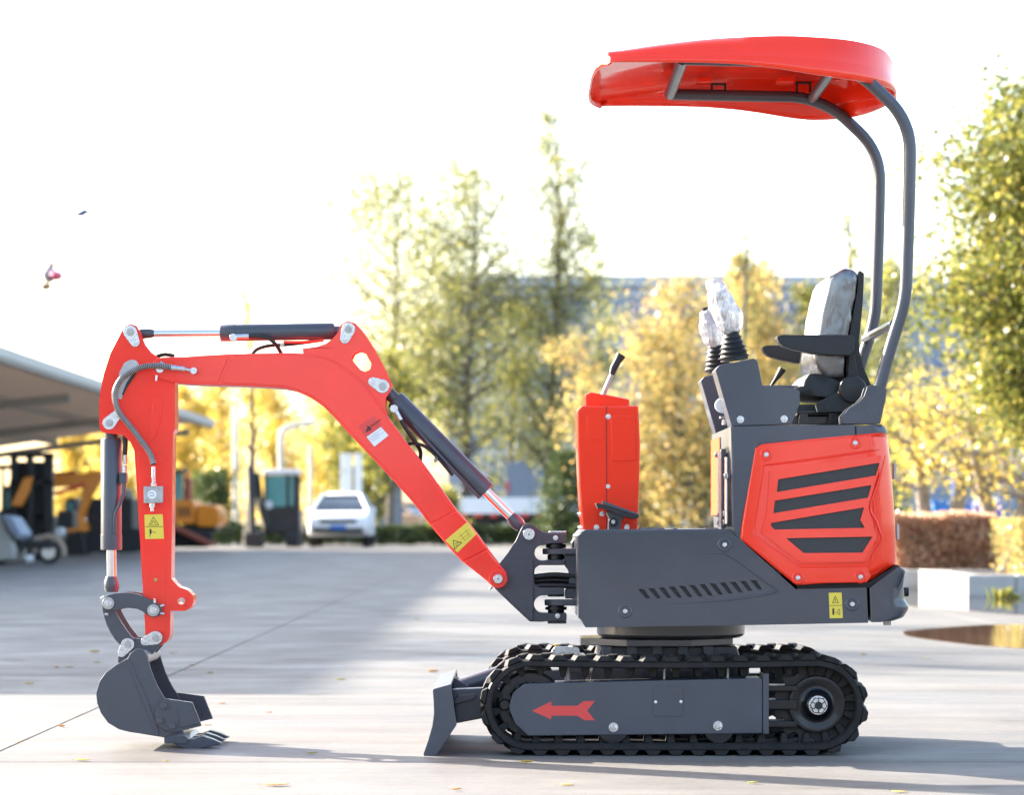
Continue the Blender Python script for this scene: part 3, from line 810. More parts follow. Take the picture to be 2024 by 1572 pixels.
b = MB(); disc(b, 313, 912, 9, -AY - .0022, -AY, 24); b.build('plug_cover', M['red'], st, bevel=.001)
b = MB(); disc(b, 315.8, 729.5, 8, -BY - .008, -BY, 24); b.build('arm_pivot_pin', M['zinc'], bm_, bevel=.001)
b = MB(); b.tube([P(317, 716, -BY - .006), P(323, 719.5, -BY - .006)], px(2.4)); b.tube([P(310, 742, -BY - .004), P(309, 753, -BY - .004)], px(2.6)); b.build('grease_nipple', M['zinc'], bm_)
# rotation valve block and its armoured hose
vb = MB(); vb.prism([(284, 962, 1), (321.5, 961.5, 1), (321.5, 994, 1), (284, 995, 1)], -AY - .026, -AY)
vb = vb.build('valve_block', M['silver_tape'], st, bevel=.0015)
for x, y in ((290, 967.5), (314, 967), (289.5, 989), (314, 989)): bolt_at(x, y, 3.2, -AY - .026, st, .003, 'steel', washer=False)
b = MB(); disc(b, 300.5, 978, 8.8, -AY - .028, -AY - .025, 28); b.build('valve_label', M['white_decal'], st, smooth=False)
strokes([[(295, 976), (300, 974), (304, 977)], [(296, 981), (305, 980)]], -AY - .0285, st, 'valve_label_print', .8)
b = MB(); b.cyl(P(303.5, 923, -.075), P(303.5, 945, -.075), px(4.6)); b.lathe(P(303.5, 962, -.075), (0, 0, 1), [(0, px(6.5)), (px(6), px(6.5)), (px(7), px(4.5)), (px(18), px(4.5))], 6); b.cyl(P(301, 995, -.062), P(301, 1003, -.062), px(6.5)); b.cyl(P(301, 1003, -.062), P(301, 1011, -.062), px(4)); b.cyl(P(302.5, 909, -.075), P(302.5, 916, -.075), px(5))
b.build('valve_fitting', M['zinc'], st, ang=30)
HYH = -BY - .022
hp = [(341, 727), (322, 724), (302.4, 723), (279, 726), (257.7, 735.6), (238, 750), (227, 772), (227, 792), (234.6, 815), (251, 836), (265, 853), (279, 872), (292.4, 890), (300, 905), (303, 918)]
path = spline([P(x, y, HYH) for x, y in hp], 7)
path = [Vector((p.x, HYH + .012 * math.sin(i / len(path) * 3.1), p.z)) for i, p in enumerate(path)]
b = MB(); b.tube(path, px(5.0), 12); hs = b.build('auxiliary_hose', M['hose'], EX)
# helical guard: many coils
coil = []; tot = 0
seg = []
for i in range(len(path) - 1): seg.append((path[i + 1] - path[i]).length)
L = sum(seg); turns = int(L / px(3.5)); n = turns * 8
b = MB(); rings = []
acc = [0]
for s_ in seg: acc.append(acc[-1] + s_)
u = None; pts = []
for k in range(n + 1):
    s_ = L * k / n
    i = max(j for j in range(len(acc)) if acc[j] <= s_ + 1e-9); i = min(i, len(seg) - 1)
    f = (s_ - acc[i]) / seg[i]; p = path[i].lerp(path[i + 1], f); t = (path[i + 1] - path[i]).normalized()
    v = Vector((0, 1, 0)); w = t.cross(v).normalized(); v = w.cross(t)
    a = 2 * math.pi * turns * k / n
    pts.append(p + (v * math.cos(a) + w * math.sin(a)) * px(5.4))
b.tube(pts, px(1.15), 5); b.build('hose_spring_guard', M['steel'], hs)
b = MB(); b.cyl(P(339, 727, HYH), P(349, 728, HYH), px(5.6)); b.cyl(P(349, 728, HYH), P(366, 730, HYH), px(5)); b.cyl(P(366, 730, HYH), P(378, 732.5, HYH), px(2.8)); disc(b, 382.6, 733, 6.8, HYH - .004, -BY, 18)
b.build('hose_end_fitting', M['zinc'], hs, bevel=.0006)
quad_decal([(285.5, 1018, 1), (321.5, 1017, 1), (324, 1065.5, 1), (287, 1066, 1)], -AY - .0016, 'yellow_decal', st, 'hazard_label', 'yellow sticker with triangle and walking figure')
Y5 = -AY - .0024
strokes([[(294.5, 1039), (303, 1022.5), (313.5, 1038.5), (294.5, 1039)], [(299, 1036.5), (303, 1030), (308, 1036)], [(288, 1042), (322, 1041.5)]], Y5, st, 'hazard_triangle', .9)
solid([[(295.5, 1047), (297.5, 1045.5), (299, 1047), (299.5, 1055), (296, 1057)]], Y5, st, 'hazard_figure')
strokes([[(299, 1051), (308, 1053.5)], [(297, 1056), (296, 1061)]], Y5, st, 'hazard_arrow', .9)

# ---- linkage and bucket
LY = -.075
ul = [(201, 1193, 8), (204, 1183, 8), (213, 1177, 6), (226, 1174), (242.5, 1172), (258, 1172.5), (271.5, 1175), (284, 1179), (296, 1185.6), (310, 1192, 6), (319, 1200, 6), (321, 1208, 6), (317, 1217, 6), (303, 1222, 8), (290.8, 1215.8), (281, 1209), (271.5, 1204.5), (255, 1202.5), (240, 1204), (228, 1208, 4), (222, 1207), (205, 1203, 6)]
b = MB(); b.prism(ul, LY - .006, LY + .006); b.prism(ul, -LY - .006, -LY + .006, at=LY); lk = b.build('tipping_link', M['grey'], EX, bevel=.002)
ll = [(201, 1196), (203, 1210), (206, 1222), (211, 1237), (218, 1251), (226, 1264), (238, 1277), (246, 1290), (262, 1286), (268, 1268), (258, 1256), (248, 1243), (237.7, 1226.7), (230, 1213), (227, 1204)]
b = MB(); b.prism(ll, LY + .008, LY + .018); b.prism(ll, -LY - .018, -LY - .008, at=LY); b.build('bucket_link', M['grey'], EX, bevel=.002)
for x, y in ((213.5, 1193.3), (303, 1207.3)):
    b = MB(); disc(b, x, y, 12, LY - .014, LY, 28); b.build('pin_collar', M['steel'], lk, bevel=.001)
    b = MB(); disc(b, x, y, 7.4, LY - .017, LY, 24); disc(b, x, y, 3, LY - .02, LY, 14); b.build('link_pin', M['zinc'], lk, bevel=.001)
    b = MB(); q = P(x, y, 0); b.cyl((q.x, -.07, q.z), (q.x, .07, q.z), px(6)); b.build('link_pin_shaft', M['steel'], lk)
for x, y, x2, y2 in ((199, 1185, 206, 1181), (207, 1214, 214, 1215), (306, 1193, 306, 1184), (317, 1199, 325, 1197), (317, 1213, 325, 1214)):
    b = MB(); b.tube([P(x, y, LY - .002), P(x2, y2, LY - .002)], px(3)); b.build('pin_bolt', M['zinc'], lk)
bucket_side = [(240, 1309), (252, 1302), (258, 1292), (271.5, 1282, 8), (283.6, 1286, 6), (291, 1299), (298, 1323), (304, 1340), (311, 1356), (319, 1371), (327, 1383), (334, 1400), (340, 1452), (325, 1459), (300, 1455), (278.8, 1451.5), (256, 1448), (235.3, 1443), (213.5, 1430), (199, 1410), (191.8, 1391), (190, 1371.7), (196.6, 1347.5), (208.7, 1330.6), (228, 1316)]
BW = .165
shell = [(252, 1302), (240, 1309), (228, 1316), (208.7, 1330.6), (196.6, 1347.5), (190, 1371.7), (191.8, 1391), (199, 1410), (213.5, 1430), (235.3, 1443), (256, 1448), (278.8, 1451.5), (300, 1455), (325, 1459)]
inner = [(x * .955 + 275 * .045 + 0, y * .955 + 1380 * .045) for x, y in reversed(shell)]
inner[0] = (325, 1453); inner[-1] = (258, 1310)
b = MB(); b.prism(shell + inner, -BW + .0102, BW - .0102, at=-BW); bk_ = b.build('bucket', M['grey'], EX, bevel=.001)
b = MB(); b.prism(bucket_side, -BW, -BW + .01); b.prism(bucket_side, BW - .01, BW, at=-BW); b.build('bucket_side', M['grey'], bk_, bevel=.0015)
b = MB(); b.prism([(250.5, 1304), (254.5, 1302.5), (286, 1375), (311, 1436), (314, 1456), (309, 1455)], -BW - .0035, -BW + .001); b.build('wear_strip', M['grey'], bk_, bevel=.0015)
ears = [(233, 1312), (233, 1300, 5), (240, 1283, 8), (250, 1262, 8), (262, 1262), (279, 1263), (300, 1250, 6), (316, 1252, 10), (322, 1265, 8), (315, 1278), (303, 1292), (289, 1306), (262, 1312)]
for y0, y1 in ((-.062, -.05), (.05, .062)):
    b = MB(); b.prism(ears, y0, y1, at=-.062); b.build('bucket_ear', M['grey'], bk_, bevel=.0018)
b = MB(); a = P(292, 1297, 0); b.cyl((a.x, -BW + .01, a.z), (a.x, BW - .01, a.z), .022, seg=24); b.build('bucket_tube', M['steel'], bk_)
keyplate(252.2, 1275, 13, 240.8, 1292, 8, -.062, bk_)
# cutting edge lip
b = MB(); b.prism([(324, 1458), (365, 1455), (374, 1463), (366, 1471), (324.5, 1469.5)], -BW, BW, at=-BW); b.build('cutting_edge', M['grey'], bk_, bevel=.0015)
cut = [(312, 1398, 4), (318, 1388, 4), (327, 1382), (380, 1389.5, 2), (398.5, 1436), (356, 1446.6), (344, 1449.5, 3), (330, 1446), (312.6, 1436, 4), (306.5, 1416, 3)]
for s in (-1, 1):
    b = MB()
    if s < 0: b.prism(cut, -BW - .016, -BW - .001)
    else:
        la = [P(p.x, p.y, -BW - .016) for p in fillet(cut)]
        b.poly3([[Vector((v.x, BW + .001, v.z)) for v in la]], [[Vector((v.x, BW + .016, v.z)) for v in la]])
    b.build('side_cutter', M['grey'], bk_, bevel=.002)
b = MB(); b.prism([(350, 1398), (378, 1396, 2), (394, 1432), (356, 1440, 3)], -BW - .02, -BW - .015); b.build('cutter_blade_face', M['grey'], bk_, bevel=.0035)
for x, y in ((324.2, 1396.8), (316, 1425), (341, 1436.5)):
    bolt_at(x, y, 9, -BW - .016, bk_, .01, 'grey')
tooth = [(340, 1458), (368, 1462), (384, 1461), (400, 1455.5), (420, 1462), (438.5, 1470.5), (410, 1478), (382.7, 1483), (370, 1481), (358.5, 1478), (342, 1470)]
for yc in (-.13, 0.0, .13):
    la = [P(p[0], p[1], -.15) for p in tooth]; cxx = P(400, 0, -.15).x; tx = P(438.5, 0, -.15).x
    def wid(v): return .03 if v.x < cxx else .03 - .016 * (v.x - cxx) / (tx - cxx)
    b = MB(); b.poly3([[Vector((v.x, yc - wid(v), v.z)) for v in la]], [[Vector((v.x, yc + wid(v), v.z)) for v in la]])
    b.build('bucket_tooth', M['grey'], bk_, bevel=.0025)
# ---- upper structure: lower side panel
HYN = -.43                                # near face of the body
body = [(1143, 1060, 5), (1150, 1054, 6), (1446, 1052.5, 4), (1573, 1165.5, 3), (1713, 1162, 3), (1716, 1232), (1480, 1236.5), (1157, 1241, 3), (1148, 1225, 4), (1143, 1222, 2)]
slots = []
for k in range(12):
    t = k / 11
    x0, y0 = 1261.6 + (1482.9 - 1261.6) * t, 1165.6 + (1148 - 1165.6) * t
    sl = 1 + .25 * math.sin(math.pi * t)
    slots.append(list(reversed([(x0, y0), (x0 + 11, y0 - .4), (x0 + 11 + 12.5 * sl, y0 + 17.5 * sl), (x0 + 15 * sl, y0 + 17.8 * sl)])))
b = MB(); b.prism(body, HYN, HYN + .012, holes=slots)
lp = b.build('lower_side_panel', M['grey_gloss'], EX, bevel=.0025, ang=30, label='dark grey lower side panel with slanted vents')
b = MB()
c0 = [(p.x, p.y) for p in fillet(body)]
def P2(p, Y, Yr=HYN): v = P(p[0], p[1], Yr); return Vector((v.x, Y, v.z))
ring = [P2(p, HYN + .0005) for p in c0]
b.poly3([[P2(p, HYN + .02) for p in c0]], [[P2(p, .42) for p in c0]])
b.build('house_frame', M['grey'], EX, bevel=.012, seg=3)
# bevelled rims of the panel: top ledge and bottom sweep
b = MB(); b.prism([(1150, 1052), (1157, 1047.5, 3), (1441, 1046), (1449, 1052.5), (1446, 1056), (1150, 1057)], HYN + .012, .41, at=HYN); b.build('floor_plate', M['grey'], EX, bevel=.003)
b = MB(); b.prism([(1258, 1142), (1500, 1125), (1512, 1175), (1262, 1188)], HYN + .013, HYN + .018, at=HYN); b.build('vent_mesh', M['mesh'], lp, smooth=False)
def groove(pts, r, Y, parent, mm, name='pressed_rib', n=5):
    b = MB(); path = spline([P(x, y, Y) for x, y in pts], n)
    k = len(path); rr = [r * min(1, .25 + 3.2 * min(i, k - 1 - i) / k) for i in range(k)]
    b.tube(path, rr, 8); return b.build(name, M[mm], parent)
groove([(1290, 1194), (1340, 1193.5), (1400, 1190), (1460, 1184), (1510, 1176.5), (1532, 1171), (1534, 1166), (1500, 1141), (1462, 1112), (1440, 1098), (1425, 1094), (1380, 1095), (1335, 1098)], .0035, HYN + .001, lp, 'grey_gloss')
groove([(1449, 1058), (1480, 1085), (1540, 1139), (1571, 1167)], .0035, HYN + .001, lp, 'grey_gloss')
def recess_bolt(x, y, parent, m, ro=10.5, Y=HYN, mm='zinc'):
    b = MB(); p = P(x, y, Y)
    b.lathe(p + Vector((0, .001, 0)), (0, -1, 0), [(0, px(ro + 2, Y)), (.0035, px(ro, Y)), (.004, px(ro - 1.6, Y)), (.0006, px(ro - 3, Y)), (.0002, .001)], 28, cap=False)
    b.build('bolt_recess', M[m], parent, ang=70)
    bolt_at(x, y, 6.4, Y - .0008, parent, .0055, mm, washer=False)
for x, y in ((1432, 1077.5), (1235.5, 1209), (1684.5, 1195)): recess_bolt(x, y, lp, 'grey_gloss', 12.5)
# front end of the house seen left of the panel
b = MB()
for i, (x, y0, y1, yy) in enumerate(((1131, 1062, 1208, .2), (1140, 1056, 1225, .05))):
    p0, p1 = P(x, y0, 0), P(x + 12, y1, 0)
    b.xz([(p0.x, p0.z - .02, .01), (p0.x + .012, p0.z, .01), (p1.x, p0.z + .003), (p1.x, p1.z), (p1.x - .004, p1.z), (p0.x, p1.z + .04, .01)], -.1 + yy, .34)
b.build('front_cover', M['grey_gloss'], EX, bevel=.004)
# yellow caution sticker with pictures
quad_decal([(1638, 1172.5, 1), (1663.5, 1172, 1), (1666, 1222.5, 1), (1640, 1223, 1)], HYN - .0004, 'yellow_decal', lp, 'caution_label', 'yellow sticker with triangle and standing figure')
Y6 = HYN - .0012
strokes([[(1645.5, 1192.5), (1651, 1179), (1657.5, 1192.2), (1645.5, 1192.5)], [(1650, 1184), (1652, 1188), (1650.5, 1190)], [(1639.5, 1197.7), (1664.5, 1197.2)]], Y6, lp, 'caution_triangle', .9)
solid([[(1645.3, 1205), (1646, 1203.4), (1648.2, 1203.4), (1649, 1205), (1648.6, 1210), (1649, 1216), (1645.5, 1216)], [(1646.2, 1202.6), (1647.2, 1201.4), (1648.3, 1202.6)]], Y6, lp, 'caution_figure')
strokes([[(1650, 1211), (1655, 1211)], [(1656.5, 1215.5), (1656.5, 1205.5), (1660, 1205), (1660, 1215.5), (1656.5, 1215.5)]], Y6, lp, 'caution_arrow', .8)

# ---- engine hood (rounded at the rear)
def edge_x(outline, z):
    xs = []
    n = len(outline)
    for i in range(n):
        a, c = outline[i], outline[(i + 1) % n]
        if (a[1] - z) * (c[1] - z) <= 0 and a[1] != c[1]:
            xs.append(a[0] + (c[0] - a[0]) * (z - a[1]) / (c[1] - a[1]))
    return min(xs), max(xs)
def lofted_shell(name, outl, Y, Rr, zs, m, parent, front_r=.004, bevel=0.0, taper=0.0):
    """outline in pixels on the near face; body spans the machine, rear corners rounded with radius Rr"""
    O = [(P(x, y, Y).x, P(x, y, Y).z) for x, y in [(p.x, p.y) for p in fillet(outl, 6)]]
    z0, z1 = min(o[1] for o in O), max(o[1] for o in O)
    rings = []
    for k in range(zs + 1):
        t = k / zs; z = z0 + (z1 - z0) * (.002 + .996 * t)
        xa, xb = edge_x(O, z)
        r = min(Rr, (xb - xa) * .45); ring = [Vector((xa, Y + .004, z)), Vector((xa + .004, Y, z))]
        for j in range(13):
            a = -math.pi / 2 + math.pi / 2 * j / 12
            ring.append(Vector((xb - r + r * math.cos(a), Y + r + r * math.sin(a), z)))
        for j in range(13):
            a = math.pi / 2 * j / 12
            ring.append(Vector((xb - r + r * math.cos(a), -Y - r + r * math.sin(a), z)))
        ring += [Vector((xa + .004, -Y, z)), Vector((xa, -Y - .004, z))]
        rings.append(ring)
    b = MB(); b.loft(rings); return b.build(name, M[m], parent, ang=30, bevel=bevel)
HOY = -.435
hood = [(1502, 879, 14), (1510, 877), (1725, 856.5), (1748, 855.5), (1759, 858, 4), (1765, 905), (1771, 975), (1775.5, 1040), (1777.5, 1117, 3), (1723, 1153, 6), (1573, 1157, 8), (1463, 1066, 10), (1465, 1040), (1491, 886)]
hd = lofted_shell('engine_hood', hood, HOY, .075, 40, 'red_gloss', EX, bevel=0)
hd['label'] = 'glossy red engine hood with four mesh vents'
OP = [(1511, 921, 5), (1744, 889, 5), (1728, 960), (1716, 1003, 4), (1741, 1063, 5), (1712, 1120, 5), (1581, 1123, 5), (1489, 1058, 5)]
face = [(1504, 880.5, 14), (1715, 860, 5), (1725, 861), (1732, 900), (1738, 960), (1742, 1040), (1743, 1137), (1722, 1150.5, 5), (1574, 1154.5, 8), (1466, 1065, 8), (1468, 1040), (1493, 888)]
b = MB(); b.prism([(1504, 880.5, 14), (1722, 859.5, 5), (1724, 891), (1511, 921, 5), (1489, 1058, 5), (1581, 1123, 5), (1712, 1121, 3), (1722, 1140), (1714, 1152, 4), (1574, 1154.5, 8), (1466, 1065, 8), (1468, 1040), (1493, 888)], HOY - .005, HOY + .002)
b.build('hood_rim', M['red_gloss'], hd, bevel=.0048, seg=3, ang=30)
V1 = [(565, 457), (1280, 340), (1255, 430), (555, 547)]
V2 = [(542, 608), (1225, 497), (1197, 587), (530, 697)]
V3 = [(515, 765), (1172, 655), (1145, 745), (1178, 800), (540, 812), (515, 790)]
V4 = [(620, 873), (1230, 862), (1160, 975), (745, 978)]
def z3(q): return [(1380 + x / 3.5717, 820 + y / 3.5717, 1.5) for x, y in q]
vents = [z3(v) for v in (V1, V2, V3, V4)]
inner_pl = [(1521, 931, 4), (1742, 900, 3), (1735, 940), (1729, 955), (1716, 1003, 3), (1733, 1062, 4), (1708, 1111, 4), (1583, 1113, 5), (1505, 1053, 4), (1516, 1010)]
b = MB(); b.prism(inner_pl, HOY - .011, HOY + .002, holes=[list(reversed(v)) for v in vents]); b.build('vent_panel', M['red_gloss'], hd, bevel=.0035, seg=3, ang=30)
for k, v in enumerate(vents):
    cx_, cy_ = sum(p[0] for p in v) / len(v), sum(p[1] for p in v) / len(v)
    g = MB(); g.prism([(p[0], p[1]) for p in v], HOY - .0045, HOY - .003); g.build('vent_grille', M['mesh'], hd, smooth=False)
groove([(1516, 921), (1600, 909), (1680, 898), (1738, 889.5)], .0035, HOY - .001, hd, 'red_gloss', 'hood_rib')
groove([(1505, 925), (1501, 965), (1493, 1020), (1489, 1050), (1500, 1066), (1540, 1094), (1582, 1123), (1650, 1124), (1712, 1122), (1722, 1100), (1744, 1066)], .004, HOY - .001, hd, 'red_gloss', 'hood_rib', 3)
groove([(1744, 1064), (1732, 1030), (1720, 1004), (1736, 955), (1750, 900)], .0045, HOY - .001, hd, 'red_gloss', 'hood_rib', 3)
groove([(1500, 1085), (1540, 1117), (1580, 1140), (1660, 1138), (1720, 1137), (1742, 1124)], .002, HOY - .001, hd, 'red_gloss', 'hood_rib', 4)
for x, y in ((1514.4, 899), (1690, 876)): recess_bolt(x, y, hd, 'red_gloss', 11, HOY - .005)
for x, y in ((1577, 1143), (1700.5, 1141)): recess_bolt(x, y, hd, 'red_gloss', 11, HOY - .005)
for y in (932, 1052):
    b = MB(); p = P(1768 + (y - 932) * .045, y, -.3); b.box((p.x - .006, -.33, p.z - .024), (p.x + .003, -.29, p.z + .024)); b.build('rear_hinge', M['steel'], hd, bevel=.001)

# ---- counterweight
cwt = [(1719, 1162), (1776, 1120, 2), (1790, 1127, 4), (1791.5, 1132, 4), (1788.5, 1142), (1790, 1165), (1792, 1186), (1801, 1200, 5), (1799, 1208), (1789, 1222, 5), (1763, 1230.5, 4), (1721.5, 1231, 3)]
cw = lofted_shell('counterweight', cwt, -.432, .16, 44, 'grey_gloss', EX)
b = MB(); p = P(1786, 1171, -.20); b.cyl((p.x - .02, -.18, p.z), (p.x + .018, -.18, p.z), px(9), seg=20); b.build('rear_plug', M['black'], cw, bevel=.002)
groove([(1753, 1203), (1768, 1184), (1780, 1160), (1787, 1136)], .0045, -.423, cw, 'grey_gloss', 'cast_ridge')
b = MB(); p = P(1752, 1234, -.3); b.box((p.x - .01, -.32, p.z - .004), (p.x + .012, -.3, p.z + .02)); b.build('tow_lug', M['steel'], cw)
b = MB(); b.prism([(1575, 1155), (1720, 1152), (1776, 1117), (1782, 1122), (1722, 1163), (1578, 1166)], HYN + .03, .40, at=HYN); b.build('engine_tray', M['black'], EX)

# ---- seat box
SB = [(1444.5, 843.5, 1), (1690, 840.2), (1690, 900), (1560, 1000), (1470, 1075), (1449, 1053)]
b = MB(); b.prism(SB, -.431, .431); sbx = b.build('seat_box', M['grey'], EX, bevel=.003)
lofted_shell('box_top', [(1690.5, 840.3), (1742, 839.3, 1), (1753, 843, 3), (1757, 853), (1757, 859), (1690.5, 864)], -.431, .10, 10, 'grey', sbx)
b = MB(); b.prism([(1448, 843, 1), (1690, 840.3), (1690, 862), (1500, 877), (1496, 888), (1470, 1010), (1462, 1058), (1449, 1050)], -.434, -.429); b.build('box_side_sheet', M['grey'], sbx, bevel=.001)
# fittings on its front face (plane x = const)
fx = P(1444.5, 900, -.431).x - .0015
def fz(y): return P(0, y, -.3).z
b = MB(); b.box((fx - .0012, .02, fz(1018)), (fx, .425, fz(858))); b.build('safety_label', M['orange_decal'], sbx, smooth=False, label='orange sticker strip on the front of the seat box')
b = MB(); b.box((fx - .012, -.27, fz(1042)), (fx - .004, -.05, fz(892))); b.build('access_plate', M['silver_tape'], sbx, bevel=.002)
b = MB(); b.box((fx - .018, -.30, fz(1046)), (fx - .004, -.285, fz(888))); b.build('plate_hinge', M['grey'], sbx, bevel=.001)
for y, yy in ((1033, -.08), (1018, -.08), (1033, -.34), (1016, -.34), (943, -.38), (893, -.22), (895, .04)):
    b = MB(); b.hexbolt((fx - .004, yy, fz(y)), (-1, 0, 0), .009, .012); b.build('bolt', M['zinc'], sbx, ang=25)
b = MB()
for yy in (-.36, -.2): b.cyl((fx - .006, yy, fz(1036)), (fx - .006, yy, fz(905)), .007)
b.build('door_strut', M['chrome'], sbx)

# ---- joystick consoles, boots, bagged grips
JC = [(1414, 731, 3), (1422, 722, 4), (1490, 708.5, 4), (1498, 715, 4), (1507, 762, 2), (1572, 768, 3), (1580.5, 774), (1581, 799, 3), (1565, 839, 2), (1446, 842.5)]
def joystick(s):
    Yr = -.43
    la = [P(p.x, p.y, Yr) for p in fillet(JC)]
    y0, y1 = (-.43, -.27) if s < 0 else (.27, .43)
    b = MB(); b.poly3([[Vector((v.x, y0, v.z)) for v in la]], [[Vector((v.x, y1, v.z)) for v in la]])
    side = 'near' if s < 0 else 'far'
    jc = b.build('joystick_console', M['grey'], EX, bevel=.005, seg=3, label=side + '-side control console with bagged joystick')
    yc = s * .35
    def Q(x, y):
        v = P(x, y, -.35); return Vector((v.x, yc, v.z))
    if s < 0:
        for x, y in ((1463.5, 829.5), (1550, 828.5)): bolt_at(x, y, 6.5, -.43, jc, .006)
    # bellows boot
    base, top = Q(1452, 713), Q(1444.5, 656)
    ax = (top - base); L = ax.length; ax.normalize(); prof = [(-.004, px(32))]
    n = 6
    for k in range(n):
        r = px(30 - 13.5 * (k / (n - 1)))
        t = L * k / n
        prof += [(t + L * .10, r * .9), (t + L * .05 + L / n * .35, r * 1.04), (t + L / n * .75, r * 1.04), (t + L / n * .98, r * .88)]
    prof.append((L, px(12)))
    prof[0] = (0, prof[1][1])
    b = MB(); b.lathe(base, ax, prof, 32); b.build('rubber_boot', M['black'], jc, ang=60)
    b = MB(); b.tube([Q(1444, 662), Q(1436, 622), Q(1430, 600), Q(1424, 575)], [px(9), px(10), px(13), px(10)], 14); b.build('joystick_grip', M['black'], jc)
    b = MB()
    pts = [(1445, 660, 17), (1443, 650, 22), (1440, 632, 27), (1432, 612, 27), (1425, 597, 25), (1420, 582, 22), (1414, 572, 20), (1404, 565, 14), (1396, 565, 8)]
    if s > 0: pts = [(1448, 660, 16), (1446, 648, 24), (1440, 630, 26), (1432, 612, 23), (1430, 597, 17), (1432, 586, 15), (1430, 576, 10)]
    path = spline([Q(x, y) for x, y, r in pts], 5); rad = spline([Vector((px(r), 0, 0)) for x, y, r in pts], 5)
    rings = []
    for i, (p, r) in enumerate(zip(path, rad)):
        t = (path[min(i + 1, len(path) - 1)] - path[max(i - 1, 0)]).normalized(); v = Vector((0, 1, 0)); w = t.cross(v).normalized()
        ring = []
        for k in range(36):
            a = 2 * math.pi * k / 36
            d = v * math.cos(a) + w * math.sin(a)
            q = p + d * r.x
            nz = noise.noise(q * 30 + Vector((s * 3, 0, 0))) * .007 - abs(noise.noise(q * 55)) * .005 + math.sin(3 * a + i * .12) * .0025
            ring.append(q + d * nz)
        rings.append(ring)
    b.loft(rings); b.build('plastic_bag', M['bag'], jc, ang=60, label='crumpled clear plastic bag over the joystick grip')
    return jc
joystick(-1); joystick(1)
b = MB(); b.cyl(P(1428, 802, -.26), P(1428, 802, -.16), px(15), px(12), 24); wb = b.build('console_lamp', M['white_decal'], EX, bevel=.004)
b = MB(); b.cyl(P(1434, 830, -.24), P(1434, 840, -.24), px(7)); b.box(P(1424, 823, -.24), P(1440, 828, -.2)); b.build('lamp_bracket', M['steel'], EX)

# ---- seat
seat_c = [(1670, 530, 14), (1641, 549, 10), (1628, 600), (1616.7, 661), (1609, 703), (1613, 722), (1629, 740), (1646, 749), (1668.6, 746), (1672, 700), (1676, 668), (1684, 625), (1692, 585), (1696, 540, 8)]
def seat_shape(outl, yw, Yr, rings_n, pinch, name, m, parent, nz=0.0, ang=50):
    la = [P(p.x, p.y, Yr) for p in fillet(outl, 5)]
    # resample evenly
    N = 64; per = [0]
    for i in range(len(la)): per.append(per[-1] + (la[(i + 1) % len(la)] - la[i]).length)
    pts = []
    for k in range(N):
        s_ = per[-1] * k / N
        i = max(j for j in range(len(la)) if per[j] <= s_ + 1e-9); f = (s_ - per[i]) / max(1e-9, per[i + 1] - per[i]); pts.append(la[i].lerp(la[(i + 1) % len(la)], f))
    c = sum(pts, Vector()) / N
    rings = []
    for k in range(rings_n + 1):
        u_ = -1 + 2 * k / rings_n
        y = yw * math.sin(u_ * math.pi / 2) if pinch else yw * u_
        sc_ = (1 - abs(u_) ** 7) ** .5 if abs(u_) < 1 else .02
        sc_ = max(sc_, .35) if abs(u_) < 1 else .3
        sc2 = 1 - pinch * (1 - sc_)
        ring = []
        for q in pts:
            v = Vector((c.x + (q.x - c.x) * sc2, y, c.z + (q.z - c.z) * (sc2 * .4 + .6)))
            if nz: v += Vector((noise.noise(v * 23), noise.noise(v * 31 + Vector((5, 0, 0))), noise.noise(v * 27))) * nz
            ring.append(v)
        rings.append(ring)
    b = MB(); b.loft(rings); return b.build(name, m, parent, ang=ang)
seat_o = MB()
shell_ = [(1696, 533, 4), (1708, 540, 5), (1706, 590), (1703, 625), (1698, 673), (1700, 700), (1708, 728), (1722, 762), (1700, 775), (1672, 752), (1673, 700), (1678, 668), (1688, 610), (1695, 570)]
seat_o.prism(shell_, -.205, .205)
seat = seat_o.build('seat', M['black'], EX, bevel=.006, seg=3, label='black operator seat with plastic film on its backrest')
M['seat_fabric'] = mat('grey_seat_fabric', (0.05, 0.05, 0.052), .55, noise_amt=.15, noise_scale=20)
seat_shape(seat_c, .222, -.22, 24, .5, 'backrest_cushion', M['seat_fabric'], seat)
seat_shape([(1668, 533, 10), (1641, 550, 10), (1628, 600), (1617.5, 661), (1610, 703), (1614, 722), (1628, 737), (1633, 700), (1643, 640), (1652, 590)], .215, -.218, 20, .5, 'backrest_glare_panel', M['white_decal'], seat)  # white insert stands in for sun glare on the backrest front
film_c = [(p[0] + (-4 if p[0] < 1650 else 1), p[1] + (-3 if p[1] < 640 else 2), *p[2:]) for p in seat_c]
seat_shape(film_c, .229, -.226, 30, .5, 'backrest_film', M['film'], seat, nz=.005, ang=70)
cush = [(1563, 742, 10), (1590, 738, 12), (1600, 736), (1640, 742), (1668, 752), (1668, 786), (1600, 782), (1566, 770, 10)]
b = MB(); 
seat_shape([(1584, 764), (1586, 752, 8), (1597, 738, 8), (1606, 737, 6), (1640, 742), (1672, 756), (1678, 790), (1620, 786), (1560, 780, 8), (1562, 768, 6)], .215, -.21, 20, .4, 'seat_cushion', M['black'], seat, nz=.003)
b = MB(); b.prism([(1575, 800), (1640, 800), (1690, 778), (1705, 790), (1700, 815), (1640, 822), (1575, 822)], -.19, .19); b.build('seat_slide', M['black'], seat, bevel=.003)
b = MB(); b.prism([(1560, 823), (1670, 823), (1670, 839), (1560, 839)], -.17, .17); b.build('seat_base', M['black_gloss'], seat, bevel=.002)
